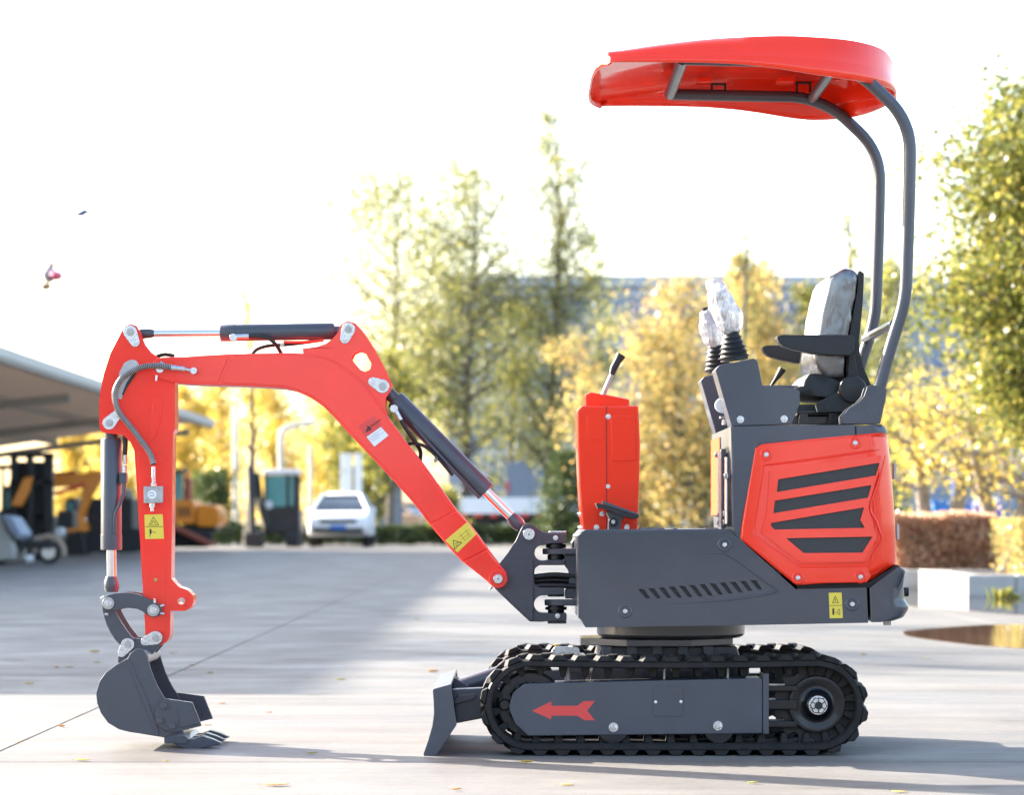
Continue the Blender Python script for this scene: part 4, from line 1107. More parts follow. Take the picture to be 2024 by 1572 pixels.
b = MB(); b.prism([(1612, 800, 4), (1622, 792, 3), (1652, 777, 3), (1660, 768), (1700, 775), (1716, 790), (1690, 810), (1672, 815, 4), (1616, 816, 4)], -.245, -.215); b.build('recliner_bracket', M['black'], seat, bevel=.003)
b = MB(); p = P(1686, 769.5, -.262); b.lathe(p + Vector((0, .03, 0)), (0, -1, 0), [(0, px(26.5)), (.024, px(26.5)), (.029, px(25)), (.031, px(22)), (.031, .002)], 48); b.build('recliner_cover', M['black'], seat, ang=40)
for x, y, r in ((1658, 776, 2.2), (1686, 801, 2), (1634.5, 806.5, 4)):
    b = MB(); disc(b, x, y, r, -.249, -.24, 12); b.build('bracket_screw', M['brass'] if r < 3 else M['ink'], seat)
bolt_at(1681, 729.5, 4.5, -.222, seat, .006, 'brass')
b = MB(); b.prism([(1678, 700), (1689, 700), (1694, 730), (1700, 752), (1676, 750)], -.232, -.215); b.build('armrest_bracket', M['black'], seat, bevel=.002)
armr = [(1535, 665.5, 3), (1546, 662, 3), (1684, 662, 6), (1689.8, 669, 5), (1687.5, 694, 5), (1679, 703, 5), (1640, 702), (1604, 698.5), (1570, 691), (1547.5, 684, 8), (1539, 676, 5)]
for s in (-1, 1):
    la = [P(p.x, p.y, -.30) for p in fillet(armr)]
    y0, y1 = (-.30, -.235) if s < 0 else (.235, .30)
    b = MB(); b.poly3([[Vector((v.x, y0, v.z)) for v in la]], [[Vector((v.x, y1, v.z)) for v in la]]); b.build('armrest', M['black'], seat, bevel=.008, seg=3)
# deck lever and plate beside the seat
b = MB(); b.prism([(1505, 762), (1560, 762), (1608, 764), (1608, 771), (1560, 772), (1505, 768)], -.10, .26); b.build('lever_plate', M['grey'], EX, bevel=.003)
b = MB(); b.tube([P(1524, 764, .15), P(1532, 752, .15), P(1539, 742, .15), P(1547, 729, .15)], [px(3), px(4), px(6), px(8)], 14); b.build('throttle_lever', M['black'], EX, bevel=.001)
b = MB()
for x0 in (1582, 1640, 1658): b.prism([(x0, 812), (x0 + 14, 812), (x0 + 18, 838), (x0 - 4, 838)], -.2, -.18)
b.prism([(1575, 812), (1700, 812), (1700, 817), (1575, 817)], -.205, -.185); b.build('seat_rail', M['black_gloss'], EX, bevel=.001)

# ---- canopy frame
def QF(x, y, Y=-.375): v = P(x, y, -.375); return Vector((v.x, Y, v.z))
fr_pts = [(1352, 116), (1640, 122), (1706, 150), (1800, 240), (1797, 400), (1790, 596), (1762, 680), (1736, 776)]
frame = None
for s in (-1, 1):
    Yt = .375 * s
    path = rpath([QF(x, y, Yt) for x, y in fr_pts], .11, 8)
    b = MB(); b.tube(path, .0192, 20)
    o = b.build('canopy_frame', M['grey'], EX, label='near-side bent canopy tube' if s < 0 else 'far-side bent canopy tube')
    if frame is None: frame = o
    post = [(1664, 824, 4), (1677, 808), (1696, 796), (1708, 783), (1714, 765, 3), (1722, 760, 3), (1752, 769, 3), (1751, 790), (1739.5, 838), (1665, 838)]
    la = [P(p.x, p.y, -.43) for p in fillet(post)]
    for yy in (.43, .345):
        b = MB(); b.poly3([[Vector((v.x, s * yy, v.z)) for v in la]], [[Vector((v.x, s * (yy - .01), v.z)) for v in la]]); b.build('post_bracket', M['cast'], o, bevel=.0015)
    b = MB(); a = P(1664, 838, -.43); c = P(1740, 826, -.43); b.box((a.x, min(s * .418, s * .345), a.z), (c.x, max(s * .418, s * .345), c.z)); b.build('bracket_base', M['cast'], o, bevel=.002)
def cross(x, y, r=.0165, bow=0.0, name='cross_tube'):
    p = QF(x, y); b = MB()
    b.tube(rpath([(p.x, -.372, p.z), (p.x - bow, -.30, p.z), (p.x - bow, .30, p.z), (p.x, .372, p.z)], .06), r, 16); return b.build(name, M['grey'], frame)
cross(1350, 116, .019); cross(1654, 126, .017)
cross(1768, 640, .0145)
for x in (1420, 1588):
    for s in (-1, 1):
        b = MB(); p = P(x, 182, .375); y = .375 * s; hh = px(17 if x > 1500 else 14, .37); w = px(15, .37)
        b.box((p.x - w, y - .012, p.z), (p.x - w + .006, y + .012, p.z + hh)); b.box((p.x + w - .006, y - .012, p.z), (p.x + w, y + .012, p.z + hh)); b.box((p.x - w, y - .012, p.z + hh), (p.x + w, y + .012, p.z + hh + .006))
        b.build('roof_bracket', M['black'], frame, bevel=.001)

# ---- canopy roof: thin moulded shell with drooping rim
def curve_at(tab, x):
    for i in range(len(tab) - 1):
        if tab[i][0] <= x <= tab[i + 1][0]:
            t = (x - tab[i][0]) / (tab[i + 1][0] - tab[i][0])
            m0 = tab[max(i - 1, 0)]; m3 = tab[min(i + 2, len(tab) - 1)]
            a, b_, c, d = m0[1], tab[i][1], tab[i + 1][1], m3[1]
            return .5 * ((2 * b_) + (-a + c) * t + (2 * a - 5 * b_ + 4 * c - d) * t * t + (-a + 3 * b_ - 3 * c + d) * t ** 3)
    return tab[0][1] if x < tab[0][0] else tab[-1][1]
rim = [(1196, 126), (1206, 121), (1330, 121), (1440, 124), (1530, 133), (1640, 150), (1700, 155), (1760, 156), (1812, 152)]
ledge = [(1196, 114), (1206, 109), (1330, 106), (1500, 108), (1640, 117), (1720, 123), (1780, 126), (1812, 130)]
top = [(1196, 95), (1206, 92), (1300, 79), (1400, 68), (1480, 63), (1560, 61), (1640, 65), (1707, 69), (1765, 76), (1790, 92), (1812, 115)]
W2 = .478
def roof_ring(x, shrink, dz=0.0, ins=0.0):
    X = P(x, 0, -.478).x
    def Z(tab): return P(0, curve_at(tab, x), -.478).z
    zr, zl, zt = Z(rim), Z(ledge), Z(top)
    w = W2 * shrink
    q_ = min(1.0, w / .2)
    half = [(-w + ins, zr), (-w + .004 + ins, (zr + zl) / 2), (-w + .012 * q_ + ins, zl), (-w + .030 * q_ + ins, zl + .002), (-w + .038 * q_ + ins, zl + (zt - zl) * .55), (-w * .87 + ins, zt - .004), (-w * .72, zt + .002 + dz), (-w * .4, zt + .008 + dz), (-w * .15, zt + .006 + dz)]
    full = half + [(-y, z) for y, z in reversed(half)]
    return [Vector((X, y, z)) for y, z in full]
xs = [1206 + (1625 - 1206) * k / 16 for k in range(17)]
rings = []
for x in xs: rings.append(roof_ring(x, 1.0))
for k in range(1, 17):
    a = math.pi / 2 * k / 16
    rings.append(roof_ring(1625 + 182 * math.sin(a), max(.06, math.cos(a) ** .9)))
# nose: flared front lip turned down
nose = []
r0 = rings[0]
zrim0 = r0[0].z
def flat(y): return 1 - min(1, abs(y) / W2) ** 5
for t in (.12, .3, .5, .7, .85, .95, 1.0):
    nose.append([Vector((v.x - .044 * t * flat(v.y), v.y * (1 - .012 * t * t), zrim0 + (v.z - zrim0) * (1 - .45 * t ** 3) - .004 * t * t)) for v in r0])
nose.append([Vector((v.x - .004, v.y, zrim0 + (v.z - zrim0) * .5 - .004)) for v in nose[-1]])
nose.append([Vector((v.x - .003, v.y, zrim0 + (v.z - zrim0) * .04 - .008)) for v in nose[-1]])
b = MB(); b.loft(list(reversed(nose)) + rings, cap=False, closed=False)
# rear wall of the moulding
back = rings[-1]
b.loft([back, [Vector((v.x + .004, v.y, min(w.z for w in back))) for v in back]], cap=False, closed=False)
roof = b.build('canopy_roof', M['red_gloss'], EX, ang=42, label='glossy red moulded canopy roof')
so = roof.modifiers.new('shell', 'SOLIDIFY'); so.thickness = .006; so.offset = -1
# moulded panels on its underside
for x0, x1 in ((1400, 1432), (1568, 1606)):
    for s in (-1, 1):
        b = MB(); p, q = P(x0, 108, -.3), P(x1, 96, -.3); b.box((p.x, .30 * s - .03, p.z + .0), (q.x, .30 * s + .03, q.z)); b.build('mounting_pad', M['red_gloss'], roof, bevel=.004)

# ---- red control tower with lever
CY = -.15
con = [(1141, 812, 4), (1151, 802, 6), (1262, 802, 5), (1265, 880), (1264, 930), (1260, 1051), (1152, 1051), (1148, 1005), (1145, 960), (1142, 885)]
b = MB(); b.prism(con, CY, .15); ct = b.build('control_tower', M['red_gloss'], EX, bevel=.018, seg=4, ang=30, label='glossy red control tower with lever')
b = MB(); b.prism([(1157, 780.5, 3), (1168, 775.5, 4), (1202, 781, 4), (1243.5, 789.5, 3), (1244.5, 806), (1157, 806)], -.12, .12); b.build('tower_cap', M['red_gloss'], ct, bevel=.006, seg=3)
b = MB(); b.prism([(1198.2, 803), (1199.8, 803), (1200, 1050), (1198.4, 1050)], CY - .0008, CY + .001); b.build('tower_seam', M['seam'], ct, smooth=False)
b = MB(); b.prism([(1207, 822, 6), (1254, 822, 6), (1256, 912, 6), (1210, 912, 6)], CY - .003, CY + .001); b.build('tower_panel', M['red_gloss'], ct, bevel=.0028, seg=3)
b = MB(); b.prism([(1160, 822, 6), (1193, 822, 6), (1193, 870, 6), (1160, 870, 6)], CY - .002, CY + .001); b.build('tower_panel', M['red_gloss'], ct, bevel=.0018, seg=3)
for x, y, r in ((1202, 823.7, 4.6), (1202, 962, 4), (1190, 1016, 4.6), (1179, 1043, 4.8), (1239, 1042.5, 4.8)): bolt_at(x, y, r, CY, ct, .005)
for y in (1017, 1044):
    for yy in (-.11, .1):
        b = MB(); p = P(1149, y, -.13); b.hexbolt((p.x + .002, yy, p.z), (-1, 0, 0), .006, .007); b.build('bolt', M['zinc'], ct, ang=25)
b = MB(); b.tube([P(1190, 786, -.03), P(1200, 762, -.03), P(1210, 740, -.03)], px(4.6), 12); lv = b.build('control_lever', M['steel'], ct)
b = MB(); b.tube([P(1209, 741, -.03), P(1213, 728, -.03), P(1220, 715, -.03), P(1228, 701, -.03)], [px(5.5), px(7.5), px(7.5), px(10)], 16); b.build('lever_grip', M['black'], ct, bevel=.002)
# travel pedal
PY = -.30
b = MB(); b.prism([(1177, 994, 2), (1262, 1017, 2), (1263, 1023, 3), (1256, 1027, 2), (1232, 1021), (1190, 1005), (1182, 1006)], PY, PY + .13); pd = b.build('foot_pedal', M['black'], EX, bevel=.002)
b = MB(); b.prism([(1190, 991, 2), (1194, 991), (1262, 1016), (1260, 1019), (1190, 997)], PY - .004, PY + .01); b.build('pedal_tread', M['grey'], pd, bevel=.001)
b = MB(); b.prism([(1203, 1024), (1198, 1012), (1216, 1012), (1235, 1022), (1228, 1030), (1227, 1051), (1202, 1051)], PY + .03, PY + .09); b.build('pedal_bracket', M['grey'], pd, bevel=.002)
b = MB(); disc(b, 1212, 1032, 9, PY + .014, PY + .04, 24); b.build('pedal_spring', M['black_gloss'], pd, bevel=.002)
b = MB(); disc(b, 1212, 1032, 4, PY + .01, PY + .02, 16); b.build('pedal_pivot', M['steel'], pd)
for x, w in ((1262, 30), (1290, 22), (1330, 8), (1392, 26)):
    b = MB(); p = P(x, 1047, -.25); b.box((p.x, -.28, p.z - .002), (p.x + px(w), -.2, p.z + .005)); b.build('floor_fitting', M['grey'], EX, bevel=.002)
# ================================================================== GROUND
def concrete():
    m = bpy.data.materials.new('pale_concrete'); m.use_nodes = True
    nt = m.node_tree; b = nt.nodes['Principled BSDF']
    g = nt.nodes.new('ShaderNodeNewGeometry')
    def tex(scale, detail, stretch=(1, 1, 1), rough=.6):
        mp = nt.nodes.new('ShaderNodeMapping'); mp.inputs['Scale'].default_value = stretch
        nt.links.new(g.outputs['Position'], mp.inputs[0])
        n = nt.nodes.new('ShaderNodeTexNoise'); n.inputs['Scale'].default_value = scale; n.inputs['Detail'].default_value = detail; n.inputs['Roughness'].default_value = rough
        nt.links.new(mp.outputs[0], n.inputs['Vector']); return n.outputs['Fac']
    def ramp(s, p0, c0, p1, c1):
        r = nt.nodes.new('ShaderNodeValToRGB'); r.color_ramp.elements[0].position = p0; r.color_ramp.elements[0].color = (*c0, 1)
        r.color_ramp.elements[1].position = p1; r.color_ramp.elements[1].color = (*c1, 1); nt.links.new(s, r.inputs[0]); return r.outputs[0]
    def mul(a, c, f=1.0):
        x = nt.nodes.new('ShaderNodeMix'); x.data_type = 'RGBA'; x.blend_type = 'MULTIPLY'; x.inputs[0].default_value = f
        nt.links.new(a, x.inputs['A']); nt.links.new(c, x.inputs['B']); return x.outputs['Result']
    base = ramp(tex(.35, 6), .3, (.158, .147, .134), .7, (.206, .193, .177))
    c = mul(base, ramp(tex(2.2, 8), .32, (.80, .80, .80), .62, (1, 1, 1)))
    c = mul(c, ramp(tex(26, 6), .3, (.84, .83, .82), .7, (1, 1, 1)))
    c = mul(c, ramp(tex(1.0, 5, (.25, 4, 1)), .36, (.80, .80, .80), .58, (1, 1, 1)))
    c = mul(c, ramp(tex(3.0, 2, (1, 1, 1), .4), .26, (.7, .66, .6), .31, (1, 1, 1)))
    c = mul(c, ramp(tex(160, 2), .2, (.72, .70, .68), .34, (1, 1, 1)))
    c = mul(c, ramp(tex(.8, 8, (.12, 2.2, 1), .75), .42, (.90, .89, .88), .5, (1, 1, 1)))
    nt.links.new(c, b.inputs['Base Color'])
    nt.links.new(ramp(tex(1.4, 5), .3, (.5, .5, .5), .7, (.85, .85, .85)), b.inputs['Roughness'])
    b.inputs['Specular IOR Level'].default_value = .35
    bp = nt.nodes.new('ShaderNodeBump'); bp.inputs['Strength'].default_value = .35; bp.inputs['Distance'].default_value = .004
    nt.links.new(tex(45, 6), bp.inputs['Height']); nt.links.new(bp.outputs[0], b.inputs['Normal'])
    return m
M['concrete'] = concrete()
M['joint'] = mat('dirty_joint', (.145, .132, .118), .9, noise_amt=.4, noise_scale=6)
b = MB(); b.box((-900, -60, -1.0), (900, 2000, -.014)); gr = struct(b.build('ground', M['concrete'], None, smooth=False))
b = MB(); b.box((-41.7, -15.75, -.013), (33.45, 69.4, -.0105)); struct(b.build('joint_bed', M['joint'], None, smooth=False))
b = MB()
G = .0022
rr_ = fillet([(G, G), (5 - G, G), (5 - G, 5 - G), (G, 5 - G)])
b.frustum([Vector((G, G, -.012)), Vector((5 - G, G, -.012)), Vector((5 - G, 5 - G, -.012)), Vector((G, 5 - G, -.012))],
          [Vector((G + .003, G + .003, 0)), Vector((5 - G - .003, G + .003, 0)), Vector((5 - G - .003, 5 - G - .003, 0)), Vector((G + .003, 5 - G - .003, 0))])
slab0 = b.build('concrete_slab', M['concrete'], None, smooth=False)
slab0.parent = gr
SX = [(-1.595 + 5 * i) for i in range(-8, 7)]
SYs = [(-.69 + 5 * j) for j in range(-3, 14)]
first = True
for x in SX:
    for y in SYs:
        o = slab0 if first else slab0.copy()
        if not first: col.objects.link(o)
        first = False
        o.location = (x, y, random.uniform(-.0008, .0006))

# water lying on the yard
def water():
    m = bpy.data.materials.new('puddle_water'); m.use_nodes = True
    nt = m.node_tree; b = nt.nodes['Principled BSDF']
    b.inputs['Base Color'].default_value = (.06, .04, .03, 1); b.inputs['Roughness'].default_value = .03
    b.inputs['IOR'].default_value = 1.33; b.inputs['Specular IOR Level'].default_value = .8
    n = nt.nodes.new('ShaderNodeTexNoise'); n.inputs['Scale'].default_value = 6; n.inputs['Detail'].default_value = 3
    g = nt.nodes.new('ShaderNodeNewGeometry'); nt.links.new(g.outputs['Position'], n.inputs['Vector'])
    bp = nt.nodes.new('ShaderNodeBump'); bp.inputs['Strength'].default_value = .08; bp.inputs['Distance'].default_value = .01
    nt.links.new(n.outputs['Fac'], bp.inputs['Height']); nt.links.new(bp.outputs[0], b.inputs['Normal'])
    return m
M['water'] = water()
def puddle(pts, name='puddle'):
    q = [ground(x, y) for x, y in pts]
    c = sum(q, Vector()) / len(q); q = spline([Vector((v.x, v.y, 0)) for v in q], 5, closed=True)
    q = [v + (v - c).normalized() * noise.noise(v * 1.3) * .12 for v in q]
    b = MB(); b.poly3([[Vector((v.x, v.y, -.0003 + .0045)) for v in q]], [[Vector((v.x, v.y, -.002)) for v in q]])
    return struct(b.build(name, M['water'], None, smooth=False))
puddle([(1772, 1252), (1820, 1247), (1870, 1243), (1920, 1238), (1990, 1236), (2120, 1238), (2200, 1262), (2120, 1285), (2024, 1284), (1950, 1279), (1880, 1271), (1820, 1261)])
puddle([(1770, 1170), (1800, 1165.5), (1900, 1165.5), (2000, 1178), (2180, 1182), (2180, 1214), (2024, 1216), (1960, 1213), (1900, 1207), (1850, 1203), (1800, 1199), (1775, 1185)])

# ================================================================== VEGETATION
def leaf_mat(name, stops, trans=.55, bright=1.0):
    m = bpy.data.materials.new(name); m.use_nodes = True
    nt = m.node_tree; nt.nodes.clear()
    out = nt.nodes.new('ShaderNodeOutputMaterial')
    g = nt.nodes.new('ShaderNodeNewGeometry')
    r = nt.nodes.new('ShaderNodeValToRGB'); cr = r.color_ramp
    while len(cr.elements) < len(stops): cr.elements.new(.5)
    for i, (p, c) in enumerate(stops): cr.elements[i].position = p; cr.elements[i].color = (*c, 1)
    nt.links.new(g.outputs['Random Per Island'], r.inputs[0])
    d = nt.nodes.new('ShaderNodeBsdfDiffuse'); t = nt.nodes.new('ShaderNodeBsdfTranslucent'); gl = nt.nodes.new('ShaderNodeBsdfGlossy'); gl.inputs['Roughness'].default_value = .32
    hs = nt.nodes.new('ShaderNodeHueSaturation'); hs.inputs['Saturation'].default_value = 1.0; hs.inputs['Value'].default_value = 1.0
    nt.links.new(r.outputs[0], hs.inputs['Color'])
    nt.links.new(r.outputs[0], d.inputs[0]); nt.links.new(hs.outputs[0], t.inputs[0])
    a = nt.nodes.new('ShaderNodeMixShader'); a.inputs[0].default_value = trans
    nt.links.new(d.outputs[0], a.inputs[1]); nt.links.new(t.outputs[0], a.inputs[2])
    c = nt.nodes.new('ShaderNodeMixShader'); c.inputs[0].default_value = .035
    nt.links.new(a.outputs[0], c.inputs[1]); nt.links.new(gl.outputs[0], c.inputs[2])
    nt.links.new(c.outputs[0], out.inputs[0]); return m
M['leaf_green'] = leaf_mat('green_yellow_leaves', [(0, (.07, .09, .02)), (.45, (.18, .20, .04)), (.8, (.35, .32, .07)), (1, (.48, .38, .08))])
M['leaf_pale'] = leaf_mat('pale_olive_leaves', [(0, (.08, .10, .03)), (.4, (.20, .22, .07)), (.8, (.40, .38, .11)), (1, (.52, .44, .14))])
M['leaf_yellow'] = leaf_mat('golden_leaves', [(0, (0.3, 0.3, 0.0625)), (.35, (0.55, 0.45, 0.0875)), (.8, (0.75, 0.537, 0.1)), (1, (0.775, 0.475, 0.112))])
M['leaf_ochre'] = leaf_mat('ochre_leaves', [(0, (.18, .19, .07)), (.35, (.36, .32, .11)), (.7, (.56, .42, .15)), (1, (.60, .38, .14))])
M['leaf_rust'] = leaf_mat('russet_hedge_leaves', [(0, (.42, .30, .17)), (.4, (.66, .42, .28)), (.75, (.76, .44, .30)), (1, (.76, .60, .42))], .6)
M['leaf_dark'] = leaf_mat('dark_green_leaves', [(0, (.03, .05, .015)), (.6, (.07, .1, .03)), (1, (.14, .17, .05))], .35)
M['bark'] = mat('grey_brown_bark', (.12, .1, .085), .9, noise_amt=.35, noise_scale=7, bump=.6, bump_scale=14, bump_dist=.02)
M['bark_pale'] = mat('pale_bark', (.3, .25, .2), .85, noise_amt=.35, noise_scale=7, bump=.6, bump_scale=14, bump_dist=.02)

def leaves_mesh(name, pts, size, m, parent, rng, flat=.0):
    n = len(pts)
    pts = np.asarray(pts, dtype=np.float32)
    a = rng.normal(size=(n, 3)); a /= np.linalg.norm(a, axis=1)[:, None]
    c = rng.normal(size=(n, 3)); c -= (c * a).sum(1)[:, None] * a; c /= np.linalg.norm(c, axis=1)[:, None]
    s = size * rng.uniform(.6, 1.35, size=(n, 1))
    v = np.empty((n, 4, 3), dtype=np.float32)
    v[:, 0] = pts - a * s * .5; v[:, 1] = pts + c * s * .32; v[:, 2] = pts + a * s * .5; v[:, 3] = pts - c * s * .32
    me = bpy.data.meshes.new(name); me.vertices.add(n * 4); me.loops.add(n * 4); me.polygons.add(n)
    me.vertices.foreach_set('co', v.reshape(-1)); me.loops.foreach_set('vertex_index', np.arange(n * 4, dtype=np.int32))
    me.polygons.foreach_set('loop_start', np.arange(0, n * 4, 4, dtype=np.int32)); me.polygons.foreach_set('loop_total', np.full(n, 4, dtype=np.int32))
    me.update(); me.materials.append(m)
    o = bpy.data.objects.new(name, me); col.objects.link(o); o.parent = parent
    return o

def tree(label, x, y, h, spread, n_leaf, size, leaf, seed, trunk_r=.12, trunk_h=.3, first=.3, nb=26, bark='bark', lean=0.0, stems=1, dens=1.0, top=.25, up=.9, group=None, name='tree', cat='tree', droop=0.0):
    """trunk with limbs; leaves sit in clusters along the limbs. coordinates local to the tree's foot"""
    rng = np.random.default_rng(seed); rnd = random.Random(seed)
    root = thing(name, label, cat, (x, y, 0), 0, group)
    tb = MB(); spots = []
    for sidx in range(stems):
        la = lean if stems == 1 else (sidx - (stems - 1) / 2) * .55 + lean
        lb = rnd.uniform(-.3, .3) if stems > 1 else rnd.uniform(-.03, .03)
        path = []
        wob = rnd.uniform(0, 6)
        for k in range(12):
            t = k / 11; z = h * t * .97
            path.append(Vector((la * z * (1 - .35 * t) + math.sin(t * 5 + wob) * h * .012, lb * z * (1 - .35 * t) + math.cos(t * 4 + wob) * h * .012, z)))
        rad = [trunk_r * (1 - t / 11) ** .8 * (.95 if t else 1.25) + .008 for t in range(12)]
        tb.tube(path, rad, 8)
        for i in range(nb // stems):
            t = first + (1 - first) * (i + rnd.random()) / (nb // stems)
            kk = min(10, int(t * 11)); p = path[kk].lerp(path[kk + 1], t * 11 - kk)
            a = rnd.uniform(0, 6.28)
            prof = math.sin(math.pi * min(1, max(0, (t - first) / (1 - first)) ** .75 * .85 + .15)) ** .8
            L = spread * (top + (1 - top) * prof) * rnd.uniform(.55, 1.1) if t < .93 else spread * top * rnd.uniform(.4, .9)
            d = Vector((math.cos(a), math.sin(a), rnd.uniform(up * .4, up * 1.3))).normalized()
            bp = [p]
            q = p.copy()
            for j in range(5):
                q = q + d * L / 5; d = (d + Vector((rnd.uniform(-.25, .25), rnd.uniform(-.25, .25), rnd.uniform(-.05, .18) - droop))).normalized(); bp.append(q.copy())
            r0 = max(.016, rad[kk] * .5)
            tb.tube(bp, [r0 * (1 - j / 5.6) for j in range(6)], 5, cap=False)
            for tw in range(4):
                j = rnd.randint(1, 4); s_ = bp[j]; dd = (bp[j] - bp[j - 1]).normalized() + Vector((rnd.uniform(-1, 1), rnd.uniform(-1, 1), rnd.uniform(-.3, .8))); dd.normalize()
                e = s_ + dd * L * rnd.uniform(.2, .42)
                tb.tube([s_, (s_ + e) / 2 + Vector((rnd.uniform(-.03, .03),) * 3), e], [r0 * .35, r0 * .25, .004], 4, cap=False)
                spots.append((s_, e, L))
            for j in range(1, 5): spots.append((bp[j], bp[j + 1], L))
    tr = tb.build('trunk', M[bark], None, ang=60); tr.parent = root
    if n_leaf:
        w = np.array([L * (.35 + rnd.random() ** 1.3) for _, _, L in spots]); w /= w.sum()
        idx = rng.choice(len(spots), size=n_leaf, p=w)
        A = np.array([tuple(s_[0]) for s_ in spots])[idx]; B = np.array([tuple(s_[1]) for s_ in spots])[idx]; Ls = np.array([s_[2] for s_ in spots])[idx][:, None]
        t = rng.uniform(0, 1.1, size=(n_leaf, 1))
        pts = A + (B - A) * t + rng.normal(size=(n_leaf, 3)) * (Ls * .17 + .05) * dens
        pts[:, 2] = np.maximum(pts[:, 2], .15)
        leaves_mesh('crown', pts, size, M[leaf], root, rng)
    return root
def at_px(x, d): return (x - CX) * d / F
def hpx(y, d): return H + (HY - y) * d / F
def T(label, xp, d, ytop, wpx, *a, **k):
    return tree(label, at_px(xp, d), d - D, hpx(ytop, d), wpx / 2 * d / F, *a, **k)

T('tall green-yellow tree left of centre with dark forked trunk', 930, 112, 325, 400, 15000, .14, 'leaf_pale', 11, trunk_r=.2, first=.2, nb=62, up=.75, top=.55)
T('broad pale olive tree at the left of the central trees', 775, 116, 345, 560, 21000, .14, 'leaf_pale', 12, trunk_r=.18, first=.18, nb=66, up=.8, top=.5)
T('tallest slim tree right of centre with sparse top', 1095, 112, 200, 290, 12500, .14, 'leaf_pale', 13, trunk_r=.2, first=.14, nb=66, up=1.0, top=.42)
T('low bushy green tree between the two central trunks', 1010, 122, 590, 320, 8500, .13, 'leaf_green', 14, trunk_r=.1, first=.12, nb=30)
T('slender sparse tree beside the red control tower', 1185, 118, 440, 170, 1600, .18, 'leaf_pale', 15, trunk_r=.08, first=.2, nb=26, up=1.3)
T('big golden autumn tree behind the joysticks', 1405, 74, 575, 330, 20000, .11, 'leaf_ochre', 16, trunk_r=.1, first=.06, nb=50, stems=2, up=.8, top=.55)
T('golden shrub-like tree right of the control tower', 1270, 76, 680, 230, 12000, .11, 'leaf_ochre', 17, trunk_r=.08, first=.05, nb=44, stems=3, up=.7, top=.6)
T('ochre tree between the joysticks and the seat', 1470, 80, 505, 240, 14000, .12, 'leaf_ochre', 18, trunk_r=.1, first=.08, nb=40, up=.9, top=.5)
T('olive green tree behind the operator seat', 1600, 80, 565, 260, 8000, .12, 'leaf_green', 19, trunk_r=.1, first=.08, nb=40, top=.55)
T('pale green tree seen between the canopy posts', 1745, 82, 515, 280, 8000, .12, 'leaf_pale', 20, trunk_r=.1, first=.08, nb=40, top=.5)
T('bare thin poplar above the golden trees', 1465, 68, 290, 110, 260, .11, 'leaf_pale', 21, trunk_r=.07, first=.4, nb=30, up=2.6)
T('bare poplar with few leaves left of the canopy posts', 1690, 64, 300, 150, 700, .11, 'leaf_pale', 22, trunk_r=.08, first=.35, nb=34, up=2.2)
T('bare young tree with dark trunk and a small yellow tuft on top', 492, 96, 520, 110, 500, .16, 'leaf_yellow', 23, trunk_r=.13, first=.3, nb=26, up=1.6)
T('big leafy broadleaf tree at the right edge', 2062, 31, 175, 580, 42000, .07, 'leaf_green', 24, trunk_r=.13, first=.3, nb=64, up=.5, top=.5, bark='bark_pale')
T('yellow-leaved tree with forked pale trunk above the hedge', 1850, 37, 750, 290, 3200, .055, 'leaf_yellow', 25, trunk_r=.13, first=.42, nb=36, stems=2, bark='bark_pale', up=.35, top=.7, lean=.05)
T('yellow-leaved tree with pale trunk at the right edge', 1990, 35, 745, 270, 2800, .055, 'leaf_yellow', 26, trunk_r=.13, first=.42, nb=34, stems=2, bark='bark_pale', up=.35, top=.7)
T('dark trunked tree behind the lower boom', 775, 108, 700, 220, 3500, .18, 'leaf_green', 27, trunk_r=.15, first=.25, nb=34)
for i, (x, d, yt, w, lf, lab) in enumerate([
    (365, 120, 770, 150, 'leaf_yellow', 'golden tree at the left, just right of the upright red arm'),
    (440, 130, 745, 170, 'leaf_yellow', 'golden tree behind the curved red boom, second from the left'),
    (540, 125, 750, 190, 'leaf_yellow', 'golden tree behind the curved street lamp'),
    (640, 135, 770, 190, 'leaf_yellow', 'golden tree above the white car'),
    (235, 118, 800, 160, 'leaf_yellow', 'golden tree seen left of the upright red arm'),
    (150, 125, 850, 150, 'leaf_yellow', 'golden tree low behind the parking canopy, leftmost'),
    (700, 110, 800, 150, 'leaf_green', 'green-yellow tree right of the white car')]):
    T(lab, x, d, yt, w, 6000, .17, lf, 40 + i, trunk_r=.12, first=.06, nb=34, top=.65, up=.8, group='golden trees beyond the yard')
for i, (x, d, yt, w, lf, lab) in enumerate([
    (425, 92, 945, 110, 'leaf_dark', 'round dark green bush behind the orange machine'),
    (385, 94, 950, 80, 'leaf_green', 'pale green bush left of the round dark bush'),
    (1115, 95, 905, 130, 'leaf_dark', 'dark green bush left of the red control tower'),
    (880, 98, 985, 90, 'leaf_green', 'low yellow-green bush behind the boom cylinder'),
    (1560, 60, 900, 160, 'leaf_ochre', 'ochre bush behind the joystick console'),
    (1700, 60, 820, 200, 'leaf_pale', 'pale bush behind the seat')]):
    T(lab, x, d, yt, w, 3600, .14, lf, 60 + i, trunk_r=.05, first=.03, nb=34, top=.85, up=.7, name='bush', cat='bush')

